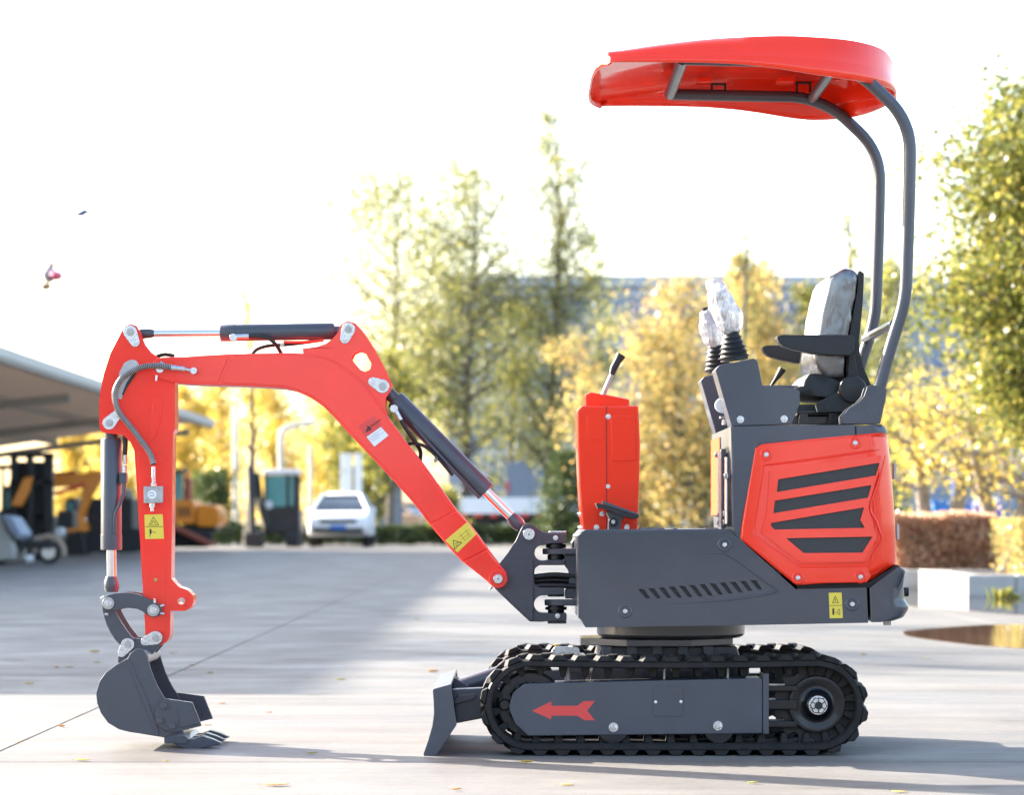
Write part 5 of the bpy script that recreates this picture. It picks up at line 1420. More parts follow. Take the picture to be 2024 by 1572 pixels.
def hedge(label, x0, x1, y0, y1, z0, z1, n, leaf, seed, size=.05, name='hedge'):
    rng = np.random.default_rng(seed)
    root = thing(name, label, 'hedge', ((x0 + x1) / 2, (y0 + y1) / 2, z0))
    p = rng.uniform(size=(n, 3)); k = rng.uniform(size=n)
    # most leaves near the clipped surface
    p[:, 1] = np.where(k < .4, p[:, 1] * .22, p[:, 1]); p[:, 2] = np.where((k > .4) & (k < .6), 1 - p[:, 2] ** 2 * .3, p[:, 2] ** .8)
    P3 = np.stack([(p[:, 0] - .5) * (x1 - x0), (p[:, 1] - .5) * (y1 - y0), p[:, 2] * (z1 - z0)], 1)
    P3[:, 2] += np.sin(P3[:, 0] * 7) * .018 + rng.normal(size=n) * .015
    P3[:, 1] += np.sin(P3[:, 0] * 5 + P3[:, 2] * 9) * .05
    leaves_mesh('foliage', P3, size, M[leaf], root, rng)
    b = MB(); rnd = random.Random(seed)
    for i in range(int((x1 - x0) * 16)):
        x = rnd.uniform(-.5, .5) * (x1 - x0); y = rnd.uniform(-.45, .4) * (y1 - y0); q = Vector((x, y, 0)); path = [q]
        for j in range(4): q = q + Vector((rnd.uniform(-.05, .05), rnd.uniform(-.04, .04), (z1 - z0) / 4.3)); path.append(q)
        b.tube(path, [.011, .009, .007, .005, .003], 4, cap=False)
    o = b.build('stems', M['bark_pale'], None); o.parent = root
    return root
hd0, hd1 = at_px(1755, 32.5), at_px(2150, 32.5)
hedge('clipped russet-brown hedge in the raised bed', hd0, hd1 - 1.0, 22.9, 24.3, .19, .80, 26000, 'leaf_rust', 71)
hedge('yellowing hedge corner nearer the camera at the right edge', at_px(1990, 30), at_px(2200, 30), 19.8, 21.6, .19, .74, 12000, 'leaf_ochre', 72)
hedge('low dark hedge behind the white car', at_px(250, 98), at_px(1180, 98), 88, 89.4, 0, .62, 16000, 'leaf_dark', 73, .13, 'low_hedge')

# raised-bed kerb stones
M['kerb'] = mat('pale_kerb_stone', (.42, .41, .39), .8, noise_amt=.15, noise_scale=9, bump=.3, bump_scale=60)
M['soil'] = mat('bed_soil', (.12, .08, .055), .95, noise_amt=.4, noise_scale=12, bump=.8, bump_scale=20, bump_dist=.03)
def bed(label, x0, x1, y0, y1, top, n, loc):
    root = thing('raised_bed', label, 'planter', (x0, y0, 0))
    w = (x1 - x0) / n
    for i in range(n):
        b = MB(); b.box((x0 + w * i + .004, y0, 0), (x0 + w * (i + 1) - .004, y0 + .18, top + random.uniform(-.004, .004))); b.build('kerb_stone', M['kerb'], root, bevel=.012)
    m_ = max(2, int((y1 - y0) / 1.2)); wy = (y1 - y0 - .18) / m_
    for i in range(m_):
        b = MB(); b.box((x0 + .003, y0 + .184 + wy * i, 0), (x0 + .18, y0 + .18 + wy * (i + 1) - .004, top)); b.build('kerb_stone', M['kerb'], root, bevel=.012)
    b = MB(); b.box((x0 + .17, y0 + .17, .01), (x1, y1, top - .04)); b.build('soil', M['soil'], root, smooth=False)
bed('long pale raised kerb in front of the russet hedge', at_px(1768, 31.8), at_px(2300, 31.8), 22.3, 26, .21, 5, 0)
bed('white raised kerb nearest the puddles at the right edge', at_px(1912, 28.2), at_px(2300, 28.2), 18.75, 22.1, .215, 4, 0)
def tuft(label, x, y, n, h, seed):
    rng = random.Random(seed); q = ground(x, y); root = thing('weed', label, 'weed', q)
    b = MB()
    for i in range(n):
        a = rng.uniform(0, 6.28); r = rng.uniform(0, .06); l = h * rng.uniform(.5, 1.1); p = Vector((math.cos(a) * r * 1.6, math.sin(a) * r, 0)); e = p + Vector((math.cos(a) * l * .5, math.sin(a) * l * .3, l)); w = Vector((.008, 0, 0))
        b.add([p - w, p + w, (p + e) / 2 + w * 1.2 + Vector((0, 0, l * .12)), e, (p + e) / 2 - w * 1.2 + Vector((0, 0, l * .12))], [(0, 1, 2, 3, 4)])
    o = b.build('blades', M['leaf_green'], None, smooth=False); o.parent = root
tuft('green weed growing at the foot of the white kerb', 1976, 1184, 46, .12, 5)
tuft('small weed at the kerb foot by the right edge', 2006, 1184, 14, .06, 6)

# ================================================================== BUILDINGS
M['clad'] = mat('pale_blue_grey_cladding', (.25, .29, .37), .6, noise_amt=.06, noise_scale=.5)
M['bluepane'] = mat('blue_window_glass', (.10, .17, .34), .15, spec=.8)
M['white_trim'] = mat('white_trim', (.42, .45, .5), .6)
fb = thing('factory_building', 'long pale blue factory with rows of blue windows beyond the trees', 'building', (8, 150, 0))
xa, xb, ya = at_px(885, 160), at_px(2250, 160), 150.5
zt_ = hpx(546, 160)
b = MB(); b.box((xa, ya, 0), (xb, ya + 30, zt_ - .6)); b.build('wall', M['clad'], fb, smooth=False)
b = MB(); b.box((xa - .3, ya - .3, zt_ - .6), (xb + .3, ya + 30.3, zt_)); b.build('roof_parapet', M['white_trim'], fb, smooth=False)
nw = 13; wx = (xb - xa) / nw
for row, zc in enumerate((zt_ - 1.7, zt_ - 4.6, zt_ - 7.5, zt_ - 10.4)):
    b = MB(); b.box((xa, ya - .08, zc + .62), (xb, ya - .003, zc + .95)); b.build('cladding_band', M['white_trim'], fb, smooth=False)
    for k in range(nw):
        b = MB(); b.box((xa + wx * k + .25, ya - .06, zc - .45), (xa + wx * (k + 1) - .25, ya - .002, zc + .45)); w_ = b.build('window', M['bluepane'], fb, smooth=False)
        b = MB()
        for j in range(4):
            xm = xa + wx * k + .25 + (wx - .5) * j / 3
            b.box((xm - .05, ya - .1, zc - .45), (xm + .05, ya - .06, zc + .45))
        b.box((xa + wx * k + .2, ya - .1, zc - .5), (xa + wx * (k + 1) - .2, ya - .06, zc - .42)); b.box((xa + wx * k + .2, ya - .1, zc + .42), (xa + wx * (k + 1) - .2, ya - .06, zc + .5))
        b.build('frame', M['white_trim'], w_, smooth=False)
# workshop left of the picture: its shade lies across the yard
M['plaster'] = mat('light_plaster', (.55, .54, .5), .8, noise_amt=.08, noise_scale=1)
wk = thing('workshop_building', 'plain workshop left of the yard whose shade crosses the concrete', 'building', (-20, 40, 0))
b = MB(); b.box((-30, 13.5, 0), (-16.6, 76, 7.7)); b.build('wall', M['plaster'], wk, smooth=False)
b = MB(); b.box((-30.2, 13.3, 7.7), (-16.4, 76.2, 8.0)); b.build('roof', M['kerb'], wk, smooth=False)
for k in range(12):
    b = MB(); b.box((-16.6, 16 + 5 * k, 1.2), (-16.55, 18.6 + 5 * k, 3.2)); b.build('window', M['bluepane'], wk, smooth=False)
for i, (x, y, h) in enumerate(((-21.5, 21, 12.6), (-22, 27, 13.2), (-21, 34, 12.4), (-22, 42, 13.4), (-21, 51, 12.8), (-19, 62, 13), (-34, 30, 20), (-36, 44, 21))):
    tree('sparse tall tree behind the workshop, %s from the front' % ('first', 'second', 'third', 'fourth', 'fifth', 'sixth', 'seventh', 'eighth')[i], x, y, h, 2.4 if h < 18 else 4, 1500, .2, 'leaf_pale', 80 + i, trunk_r=.14, first=.4, nb=30, up=.7, group='trees behind the workshop')

# guard booth and pillars
M['white_paint'] = mat('white_paint', (.78, .79, .8), .45, noise_amt=.05, noise_scale=3)
M['teal_glass'] = mat('teal_tinted_glass', (.10, .30, .29), .08, spec=.9, noise_amt=.2, noise_scale=1.2)
M['dark_glass'] = mat('dark_glass', (.03, .04, .05), .08, spec=.8)
bt = thing('guard_booth', 'small pale blue booth behind the boom', 'booth', (at_px(740, 112), 102.5, 0))
x0, x1 = at_px(706, 112), at_px(790, 112)
b = MB(); b.box((x0, 102.6, 0), (x1, 105.5, hpx(900, 112))); b.build('wall', M['clad'], bt, bevel=.02)
b = MB(); b.box((x0 - .2, 102.4, hpx(900, 112)), (x1 + .2, 105.7, hpx(888, 112))); b.build('roof', M['white_trim'], bt, bevel=.02)
b = MB(); b.box((x0 + .5, 102.55, 1.0), (x1 - .5, 102.6, 2.4)); b.build('window', M['dark_glass'], bt, bevel=.01)
for x, lab in ((684, 'wide white gate pillar left of the booth'), (708, 'narrow bright white gate pillar beside the booth')):
    r = thing('gate_pillar', lab, 'pillar', (at_px(x, 106), 96.6, 0))
    w = .19 if x < 700 else .13
    b = MB(); b.box((at_px(x, 106) - w, 96.4, 0), (at_px(x, 106) + w, 96.8, hpx(900, 106))); b.build('shaft', M['white_paint'], r, bevel=.02)
    b = MB(); b.box((at_px(x, 106) - w - .05, 96.35, hpx(900, 106)), (at_px(x, 106) + w + .05, 96.85, hpx(897, 106))); b.build('cap', M['white_paint'], r, bevel=.02)

# street lamps
M['lamp'] = mat('pale_grey_lamp_paint', (.55, .54, .5), .5)
def lamp(label, x, d, ytop, arm_px, s=.09):
    X = at_px(x, d); z = hpx(ytop, d); r = thing('street_lamp', label, 'street lamp', (X, d - D, 0), 0, 'street lamps beyond the yard')
    a = arm_px * d / F
    b = MB(); b.tube(spline([(X, d - D, 0), (X, d - D, z * .6), (X, d - D, z - abs(a) * .55), (X + a * .25, d - D, z - abs(a) * .18), (X + a, d - D, z)] if arm_px else [(X, d - D, 0), (X, d - D, z)], 5), s, 12); b.build('pole', M['lamp'], r)
    if arm_px:
        b = MB(); b.cyl((X + a, d - D, z - .03), (X + a * 1.5, d - D, z + .06), s * 1.3, s * .8, 12); b.build('lamp_head', M['lamp'], r)
lamp('street lamp with curved arm above the dark cab', 555, 100, 838, 46, .1)
lamp('straight pale lamp post left of the bare tree', 465, 100, 800, 0, .1)
lamp('short pale lamp post left of the white car', 614, 112, 880, 0, .1)

# ================================================================== PARKING CANOPY (left)
M['sheet'] = mat('grey_roof_sheet', (.62, .50, .40), .6, noise_amt=.14, noise_scale=1.2)
sm = M['sheet']; nt_ = sm.node_tree; tl_ = nt_.nodes.new('ShaderNodeBsdfTranslucent'); tl_.inputs[0].default_value = (.7, .58, .46, 1); mx_ = nt_.nodes.new('ShaderNodeMixShader'); mx_.inputs[0].default_value = .5
nt_.links.new(nt_.nodes['Principled BSDF'].outputs[0], mx_.inputs[1]); nt_.links.new(tl_.outputs[0], mx_.inputs[2]); nt_.links.new(mx_.outputs[0], nt_.nodes['Material Output'].inputs[0])
M['sheet_rib'] = mat('grey_purlin', (.42, .39, .36), .6)
pc = thing('parking_canopy', 'long grey curved parking shelter roof at the left', 'shelter', (-9, 50, 0))
Xe, ze = -7.95, 3.38
def roofz(x): t = (Xe - x) / 8.0; return ze - .22 * t - .62 * t * t * 0 - .9 * t ** 1.35 * .9
b = MB(); y0, y1 = 22.0, 68.5
prof = [(Xe - 8.2 * k / 16, roofz(Xe - 8.2 * k / 16)) for k in range(17)]
NB = 24
for j in range(NB):
    ya_, yb_ = y0 + (y1 - y0) * j / NB, y0 + (y1 - y0) * (j + 1) / NB - .03
    b = MB(); loopa = [Vector((x, ya_, z)) for x, z in prof] + [Vector((x, ya_, z + .04)) for x, z in reversed(prof)]
    loopb = [Vector((v.x, yb_, v.z)) for v in loopa]
    b.poly3([loopa], [loopb]); b.build('roof_panel', M['sheet'], pc, smooth=False)
for k in (0, 4, 8, 12, 16):
    x, z = prof[k]; b = MB(); b.box((x - .06, y0, z - .16), (x + .06, y1, z - .01)); b.build('purlin', M['sheet_rib'], pc, smooth=False)
b = MB(); b.box((Xe, y0 - .05, ze - .10), (Xe + .10, y1 + .05, ze + .06)); b.build('eave_gutter', M['lamp'], pc, smooth=False)
for j in range(5):
    y = y0 + 4 + 10.5 * j
    b = MB(); b.loft([[Vector((x + 0, y + dy, z - .16 - dz)) for dy, dz in ((-.06, 0), (.06, 0), (.06, .16), (-.06, .16))] for x, z in prof[1:]]); rf = b.build('rafter', M['sheet_rib'], pc, smooth=False)
    b = MB(); b.cyl((-15.2, y, 0), (-15.0, y, roofz(-15) - .1), .11, seg=14); b.build('post', M['sheet_rib'], pc)

# ================================================================== MACHINES AND VEHICLES
M['orange'] = mat('orange_machine_paint', (.78, .25, .008), .4, coat=.3, noise_amt=.06, noise_scale=3)
M['tyre'] = mat('tyre_rubber', (.025, .025, .026), .8)
M['dark_machine'] = mat('dark_machine_paint', (.016, .018, .021), .45, noise_amt=.2, noise_scale=3)
M['plate_blue'] = mat('blue_number_plate', (.05, .16, .5), .4)
M['lamp_glass'] = mat('clear_lamp_glass', (.7, .72, .75), .1, spec=.9)
M['beacon'] = mat('amber_beacon', (.9, .3, .03), .25)
M['steel_red'] = mat('red_primer_steel', (.28, .07, .04), .6, noise_amt=.2, noise_scale=4)
def wheel(parent, x, y, z, r, w, axis='x', hub='zinc'):
    b = MB(); ax = (1, 0, 0) if axis == 'x' else (0, 1, 0); o = Vector((x, y, z)) - Vector(ax) * w / 2
    b.lathe(o, ax, [(0, r * .62), (0, r * .93), (w * .15, r), (w * .85, r), (w, r * .93), (w, r * .62)], 28, cap=False); t = b.build('wheel', M['tyre'], parent)
    b = MB(); b.lathe(o + Vector(ax) * w * .08, ax, [(0, r * .2), (0, r * .6), (w * .1, r * .64), (w * .74, r * .64), (w * .84, r * .6), (w * .84, r * .2)], 24); b.build('rim', M[hub], t)
    return t
def car(label, x, y, body_m='white_paint', s=1.0, rz=0.0, name='parked_car', group=None):
    """SUV with its nose towards -Y, built at the origin then moved"""
    r = thing(name, label, 'car', (0, 0, 0), 0, group)
    W = .91
    b = MB()
    prof = [(-2.2, .42, .05), (-2.28, .62, .1), (-2.2, .86, .12), (-1.95, .98, .1), (-1.15, 1.08, .1), (-.9, 1.1), (1.95, 1.12, .1), (2.15, .95, .1), (2.18, .45, .1), (1.9, .34, .05), (-1.95, .32, .05)]
    l = fillet(prof, 5); rings = []
    for xx, k in ((-W, .93), (-W + .05, .985), (-W + .14, 1), (W - .14, 1), (W - .05, .985), (W, .93)):
        rings.append([Vector((xx, p.x * k, .68 + (p.y - .68) * (k if k < 1 else 1))) for p in l])
    b.loft(rings); body = b.build('body', M[body_m], r, bevel=0, ang=40)
    b = MB()
    lo = [(-W + .06, -1.15, 1.07), (W - .06, -1.15, 1.07), (W - .06, 2.0, 1.1), (-W + .06, 2.0, 1.1)]
    hi = [(-.54, -.3, 1.58), (.54, -.3, 1.58), (.56, 1.5, 1.58), (-.56, 1.5, 1.58)]
    b.frustum([Vector(v) for v in lo], [Vector(v) for v in hi]); b.build('cabin', M['dark_glass'], r, bevel=.03)
    b = MB(); b.frustum([Vector((-.6, -.4, 1.56)), Vector((.6, -.4, 1.56)), Vector((.62, 1.6, 1.56)), Vector((-.62, 1.6, 1.56))], [Vector((-.4, -.1, 1.66)), Vector((.4, -.1, 1.66)), Vector((.42, 1.4, 1.66)), Vector((-.42, 1.4, 1.66))]); b.build('roof', M[body_m], r, bevel=.05, seg=3)
    b = MB()
    for s_ in (-1, 1):
        b.tube([Vector((s_ * (W - .07), -1.16, 1.08)), Vector((s_ * .57, -.34, 1.58)), Vector((s_ * .58, 1.5, 1.59)), Vector((s_ * (W - .08), 2.0, 1.1))], .045, 8)
        b.tube([Vector((s_ * (W - .08), .4, 1.08)), Vector((s_ * .59, .4, 1.58))], .04, 6)
    b.build('body_pillar', M[body_m], r)
    b = MB(); b.box((-.55, -2.29, .72), (.55, -2.2, .84)); b.build('grille', M['dark_glass'], r, bevel=.02)
    b = MB(); b.box((-.68, -2.27, .42), (.68, -2.15, .56)); b.build('lower_intake', M['dark_machine'], r, bevel=.02)
    b = MB(); b.box((-.24, -2.315, .52), (.24, -2.29, .66)); b.build('number_plate', M['plate_blue'], r, bevel=.003)
    for s_ in (-1, 1):
        b = MB(); b.frustum([Vector((s_ * .58, -2.25, .74)), Vector((s_ * .88, -2.05, .76)), Vector((s_ * .86, -1.9, .76)), Vector((s_ * .58, -2.1, .74))], [Vector((s_ * .58, -2.22, .87)), Vector((s_ * .9, -2.0, .93)), Vector((s_ * .88, -1.85, .93)), Vector((s_ * .58, -2.05, .87))]); b.build('headlight', M['lamp_glass'], r, bevel=.015)
        b = MB(); b.cyl((s_ * .68, -2.27, .5), (s_ * .68, -2.2, .5), .07, seg=16); b.build('fog_light', M['dark_machine'], r)
        b = MB(); b.box((.9 if s_ > 0 else -1.06, -.98, 1.02), (1.06 if s_ > 0 else -.9, -.86, 1.2)); b.build('wing_mirror', M[body_m], r, bevel=.03)
        for yy in (-1.4, 1.3): wheel(r, s_ * .8, yy, .35, .35, .23, 'x')
    r.location = (x, y, 0); r.rotation_euler[2] = rz; r.scale = (s, s, s)
    return r
car('white SUV facing the camera under the red boom', at_px(676, 90), 88 - D + 2.2, s=1.0)
car('silver-grey parked car half hidden right of the white SUV', at_px(792, 128), 128 - D, 'sheet', 1.0, R(60))

# flatbed lorry
tk = thing('flatbed_lorry', 'white-sided flatbed lorry with red and white reflector strip', 'truck', (at_px(1100, 104), 95, 0))
x0, x1 = at_px(908, 104), at_px(1330, 104); y0 = 94.6
z0, z1 = hpx(1016, 104), hpx(984, 104)
nsb = 6
for k in range(nsb):
    w = (x1 - x0) / nsb; b = MB(); b.box((x0 + w * k + .01, y0, z0), (x0 + w * (k + 1) - .01, y0 + .06, z1)); b.build('side_board', M['white_paint'], tk, bevel=.01)
b = MB(); b.box((x0, y0 + .06, z0 - .1), (x1, y0 + 2.4, z0)); b.build('deck', M['dark_machine'], tk)
b = MB(); b.box((x0 - .12, y0 + .1, z0), (x0, y0 + 2.3, z1 + .1)); b.build('tailgate', M['white_paint'], tk)
b = MB(); b.box((x0 + .2, y0 + .5, .55), (x1 + 1, y0 + .7, z0 - .1)); b.box((x0 + .2, y0 + 1.7, .55), (x1 + 1, y0 + 1.9, z0 - .1)); b.build('chassis_rail', M['dark_machine'], tk)
for k in range(14):
    w = (x1 - x0) / 14; b = MB(); b.box((x0 + w * k, y0 - .01, z0 - .12), (x0 + w * (k + .5), y0 + .02, z0 - .02)); b.build('reflector', M['red_decal' if k % 2 == 0 else 'red_decal'], tk, smooth=False)
b = MB(); b.box((at_px(1035, 104), y0 - .01, .5), (x1, y0 + .03, .62)); b.build('side_guard', M['silver_tape'], tk, smooth=False)
for x in (1000, 1250):
    wheel(tk, at_px(x, 104), y0 + .35, .46, .46, .35, 'y')
b = MB(); b.box((x1 + .3, y0, .6), (x1 + 2.3, y0 + 2.4, 2.6)); b.build('cab', M['white_paint'], tk, bevel=.15)
# van and dark pickup behind the lorry
vn = thing('white_van', 'pale blue-white van standing behind the lorry bed', 'van', (at_px(1030, 112), 103, 0))
b = MB(); l = [(at_px(1000, 112), 1.0), (at_px(1000, 112), hpx(915, 112), .1), (at_px(1035, 112), hpx(912, 112), .3), (at_px(1060, 112), hpx(945, 112), .3), (at_px(1066, 112), 1.0, .1), (at_px(1066, 112), .4), (at_px(1000, 112), .4)]
b.xz(l, 102.6, 104.6); b.build('body', M['clad'], vn, bevel=.05)
for x in (1010, 1055): wheel(vn, at_px(x, 112), 102.8, .35, .35, .25, 'y')
b = MB(); b.box((at_px(1001, 112), 102.5, 1.9), (at_px(1006, 112), 102.62, 2.3)); b.build('tail_light', M['red_decal'], vn, bevel=.01)
pk = thing('dark_pickup', 'dark pickup with pale roof edge behind the boom cylinder', 'pickup', (at_px(940, 114), 105, 0))
b = MB(); b.xz([(at_px(870, 114), .5), (at_px(870, 114), 1.5, .2), (at_px(905, 114), 1.6, .2), (at_px(920, 114), 2.5, .2), (at_px(970, 114), 2.5, .2), (at_px(975, 114), 1.6), (at_px(1003, 114), 1.6, .1), (at_px(1003, 114), .5)], 105.0, 106.8); b.build('body', M['dark_machine'], pk, bevel=.05)
b = MB(); b.xz([(at_px(922, 114), 1.65), (at_px(928, 114), 2.35), (at_px(966, 114), 2.35), (at_px(968, 114), 1.65)], 104.97, 105.02); b.build('side_window', M['clad'], pk)
for x in (890, 985): wheel(pk, at_px(x, 114), 105.2, .38, .38, .25, 'y')

# dark cab excavator
de = thing('dark_excavator', 'dark excavator with white cab roof and teal glass, left of the white SUV', 'excavator', (at_px(530, 86), 78, 0))
d = 86; Y = d - D
def X_(x): return at_px(x, d)
def Z_(y): return hpx(y, d)
b = MB(); b.box((X_(520), Y, Z_(938)), (X_(590), Y + 1.3, Z_(928))); b.build('cab_roof', M['white_paint'], de, bevel=.04)
b = MB()
for x in (521, 582): b.box((X_(x), Y + .02, Z_(1010)), (X_(x + 6), Y + .12, Z_(938)))
b.box((X_(521), Y + .02, Z_(1010)), (X_(588), Y + .1, Z_(1002))); b.box((X_(566), Y + .02, Z_(1010)), (X_(572), Y + .1, Z_(938))); b.box((X_(521), Y + 1.1, Z_(1010)), (X_(588), Y + 1.25, Z_(940)))
b.build('cab_bar', M['dark_machine'], de, bevel=.02)
b = MB(); b.xz([(X_(524), Z_(940)), (X_(580), Z_(940)), (X_(580), Z_(1000)), (X_(534), Z_(1003), .1), (X_(522), Z_(975))], Y + .06, Y + .08); b.build('windscreen', M['teal_glass'], de, bevel=.01)
b = MB(); b.box((X_(518), Y + .1, Z_(1055)), (X_(592), Y + 1.8, Z_(1010))); b.build('engine_house', M['dark_machine'], de, bevel=.05)
b = MB(); b.tube([(X_(530), Y - .2, Z_(1040)), (X_(515), Y - .3, Z_(990)), (X_(498), Y - .6, Z_(930))], .13, 8); b.tube([(X_(498), Y - .6, Z_(925)), (X_(502), Y - .9, Z_(985)), (X_(505), Y - 1, Z_(1060))], .11, 8); b.tube([(X_(512), Y - .5, Z_(935)), (X_(520), Y - .5, Z_(1000))], .07, 8); b.build('work_arm', M['dark_machine'], de)
b = MB(); b.box((X_(490), Y - 1.3, .02), (X_(526), Y - .6, .45)); b.build('bucket', M['dark_machine'], de, bevel=.05)
for x in (487, 566):
    b = MB(); b.yz([(Y - .3, .02, .15), (Y + 1.9, .02, .15), (Y + 1.9, .45, .15), (Y - .3, .45, .15)], X_(x), X_(x + 24)); b.build('track', M['tyre'], de, bevel=.02)
b = MB(); b.cyl((X_(531), Y - .02, Z_(998)), (X_(531), Y + .05, Z_(998)), .12, seg=16); b.build('work_light', M['lamp_glass'], de)

# orange excavator beside it
oe = thing('orange_excavator', 'orange excavator body with open cab and amber beacon behind the red arm', 'excavator', (at_px(360, 80), 71, 0))
d = 80; Y = d - D
b = MB(); b.xz([(X_(272), Z_(1036), .1), (X_(272), Z_(990), .2), (X_(300), Z_(985), .1), (X_(385), Z_(990), .1), (X_(388), Z_(1036), .1)], Y, Y + 1.9); b.build('engine_cover', M['orange'], oe, bevel=.04)
b = MB(); b.xz([(X_(389), Z_(1042), .1), (X_(389), Z_(997), .15), (X_(432), Z_(999), .3), (X_(437), Z_(1030), .3), (X_(428), Z_(1043), .2)], Y - .05, Y + 1.9); b.build('counterweight', M['orange'], oe, bevel=.05)
b = MB()
for k in range(4): b.box((X_(352 + 7 * k), Y - .02, Z_(1022)), (X_(355 + 7 * k), Y - .001, Z_(1003)))
b.build('vent_slats', M['dark_machine'], oe)
b = MB(); b.xz([(X_(285), Z_(1018)), (X_(308), Z_(1008)), (X_(308), Z_(1013)), (X_(285), Z_(1024))], Y - .02, Y - .001); b.build('side_stripe', M['dark_machine'], oe)
b = MB(); b.box((X_(300), Y + .2, Z_(1052)), (X_(425), Y + 1.7, Z_(1037))); b.build('slew_base', M['dark_machine'], oe, bevel=.03)
b = MB(); b.box((X_(300), Y + .1, Z_(990)), (X_(306), Y + .2, Z_(930))); b.box((X_(362), Y + .1, Z_(990)), (X_(374), Y + .9, Z_(945))); b.build('cab_pillar', M['steel_red'], oe, bevel=.02)
b = MB(); b.box((X_(298), Y, Z_(934)), (X_(364), Y + 1.2, Z_(927))); b.build('cab_roof', M['dark_machine'], oe, bevel=.03)
b = MB(); b.box((X_(307), Y + .12, Z_(988)), (X_(361), Y + .15, Z_(935))); b.build('cab_glass', M['teal_glass'], oe)
b = MB(); b.cyl((X_(368), Y + .3, Z_(946)), (X_(368), Y + .3, Z_(933)), .12, .09, 16); b.build('beacon', M['beacon'], oe)
b = MB(); b.xz([(X_(270), .05, .3), (X_(420), .05, .3), (X_(420), .55, .25), (X_(270), .55, .25)], Y - .1, Y + .3); b.build('track', M['tyre'], oe, bevel=.03)
for x0, lab in ((0, 'front'), (14, 'rear')):
    b = MB(); a = Vector((X_(320), Y - 1.2 + x0 * .06, .75)); c = Vector((X_(425), Y - 1.2 + x0 * .06, .08))
    b.add([a, c, c + Vector((0, .5, 0)), a + Vector((0, .5, 0)), a + Vector((0, 0, .12)), c + Vector((0, 0, .1)), c + Vector((0, .5, .1)), a + Vector((0, .5, .12))], [(0, 1, 2, 3), (4, 5, 6, 7), (0, 1, 5, 4), (1, 2, 6, 5), (2, 3, 7, 6), (3, 0, 4, 7)])
    o = b.build('loading_ramp', M['steel_red'], None, origin=(a.x, a.y, 0)); tag(o, 'red-brown steel loading ramp by the orange excavator, %s one of two' % lab, 'ramp', 'steel loading ramps')

# orange digger arm and forklift under the shelter
d = 66; Y = d - D
od = thing('orange_digger', 'orange digger with red-striped boom parked under the shelter', 'excavator', (at_px(150, 66), 57, 0))
b = MB(); b.xz([(X_(100), Z_(938)), (X_(170), Z_(936), .1), (X_(196), Z_(928), .1), (X_(205), Z_(940), .2), (X_(180), Z_(985)), (X_(158), Z_(1045)), (X_(146), Z_(1045)), (X_(160), Z_(985)), (X_(166), Z_(960)), (X_(100), Z_(965))], Y, Y + .3); b.build('boom', M['orange'], od, bevel=.02)
b = MB(); b.xz([(X_(108), Z_(972)), (X_(168), Z_(955)), (X_(168), Z_(962)), (X_(108), Z_(980))], Y - .06, Y + .2); b.build('red_stripe', M['red_decal'], od)
b = MB(); b.xz([(X_(132), Z_(1058)), (X_(136), Z_(1026), .1), (X_(168), Z_(1026), .1), (X_(178), Z_(1052), .1), (X_(160), Z_(1050))], Y - .3, Y + .5); b.build('arm_foot', M['orange'], od, bevel=.03)
b = MB(); b.xz([(X_(120), Z_(1105), .1), (X_(118), Z_(1070), .4), (X_(140), Z_(1050), .4), (X_(172), Z_(1055), .4), (X_(176), Z_(1105), .1)], Y - .5, Y + .6); b.build('bucket', M['dark_machine'], od, bevel=.03)
b = MB(); b.box((X_(170), Y + .2, .5), (X_(260), Y + 2.0, Z_(985))); b.build('engine_house', M['dark_machine'], od, bevel=.05)
b = MB(); b.xz([(X_(165), .05, .3), (X_(285), .05, .3), (X_(285), .6, .3), (X_(165), .6, .3)], Y, Y + .45); b.build('track', M['tyre'], od, bevel=.03)
b = MB(); b.xz([(X_(104), Z_(934)), (X_(145), Z_(930)), (X_(145), Z_(938)), (X_(104), Z_(938))], Y + .1, Y + .5); b.build('boom_cap', M['steel_red'], od)
d = 56; Y = d - D
fk = thing('forklift', 'dark forklift with tall black mast under the shelter', 'forklift', (at_px(60, 56), 47, 0))
b = MB()
for x in (20, 52, 86): b.box((X_(x), Y, .1), (X_(x + (18 if x > 80 else 12)), Y + .2, Z_(895 if x > 30 else 905)))
b.box((X_(18), Y, Z_(905)), (X_(106), Y + .15, Z_(895))); b.box((X_(18), Y, Z_(960)), (X_(106), Y + .12, Z_(950))); b.build('mast_rail', M['dark_machine'], fk, bevel=.015)
b = MB(); b.box((X_(-40), Y + .3, .35), (X_(96), Y + 2.4, Z_(1020))); b.build('body', M['dark_machine'], fk, bevel=.08)
b = MB(); b.box((X_(-40), Y + .4, Z_(925)), (X_(40), Y + 2.0, Z_(918))); b.box((X_(-5), Y + .4, Z_(1020)), (X_(0), Y + .5, Z_(925))); b.build('guard_bar', M['dark_machine'], fk, bevel=.02)
b = MB(); b.xz([(X_(22), Z_(1000)), (X_(48), Z_(945)), (X_(66), Z_(942)), (X_(60), Z_(970)), (X_(44), Z_(1002))], Y - .1, Y + .05); b.build('lift_arm', M['orange'], fk, bevel=.02)
b = MB(); b.box((X_(24), Y + .32, Z_(1020)), (X_(84), Y + .4, Z_(912))); b.build('load_backrest', M['dark_machine'], fk, bevel=.02)
b = MB(); b.box((X_(108), Y + .3, Z_(1045)), (X_(140), Y + .9, Z_(1010))); b.build('battery_box', M['dark_machine'], fk, bevel=.03)
for x in (-20, 78): wheel(fk, X_(x), Y + .2, .3, .3, .25, 'y')
d = 50; Y = d - D
jp = thing('white_buggy', 'white and cream open buggy with grey mudguard at the left edge', 'buggy', (at_px(30, 50), 41, 0))
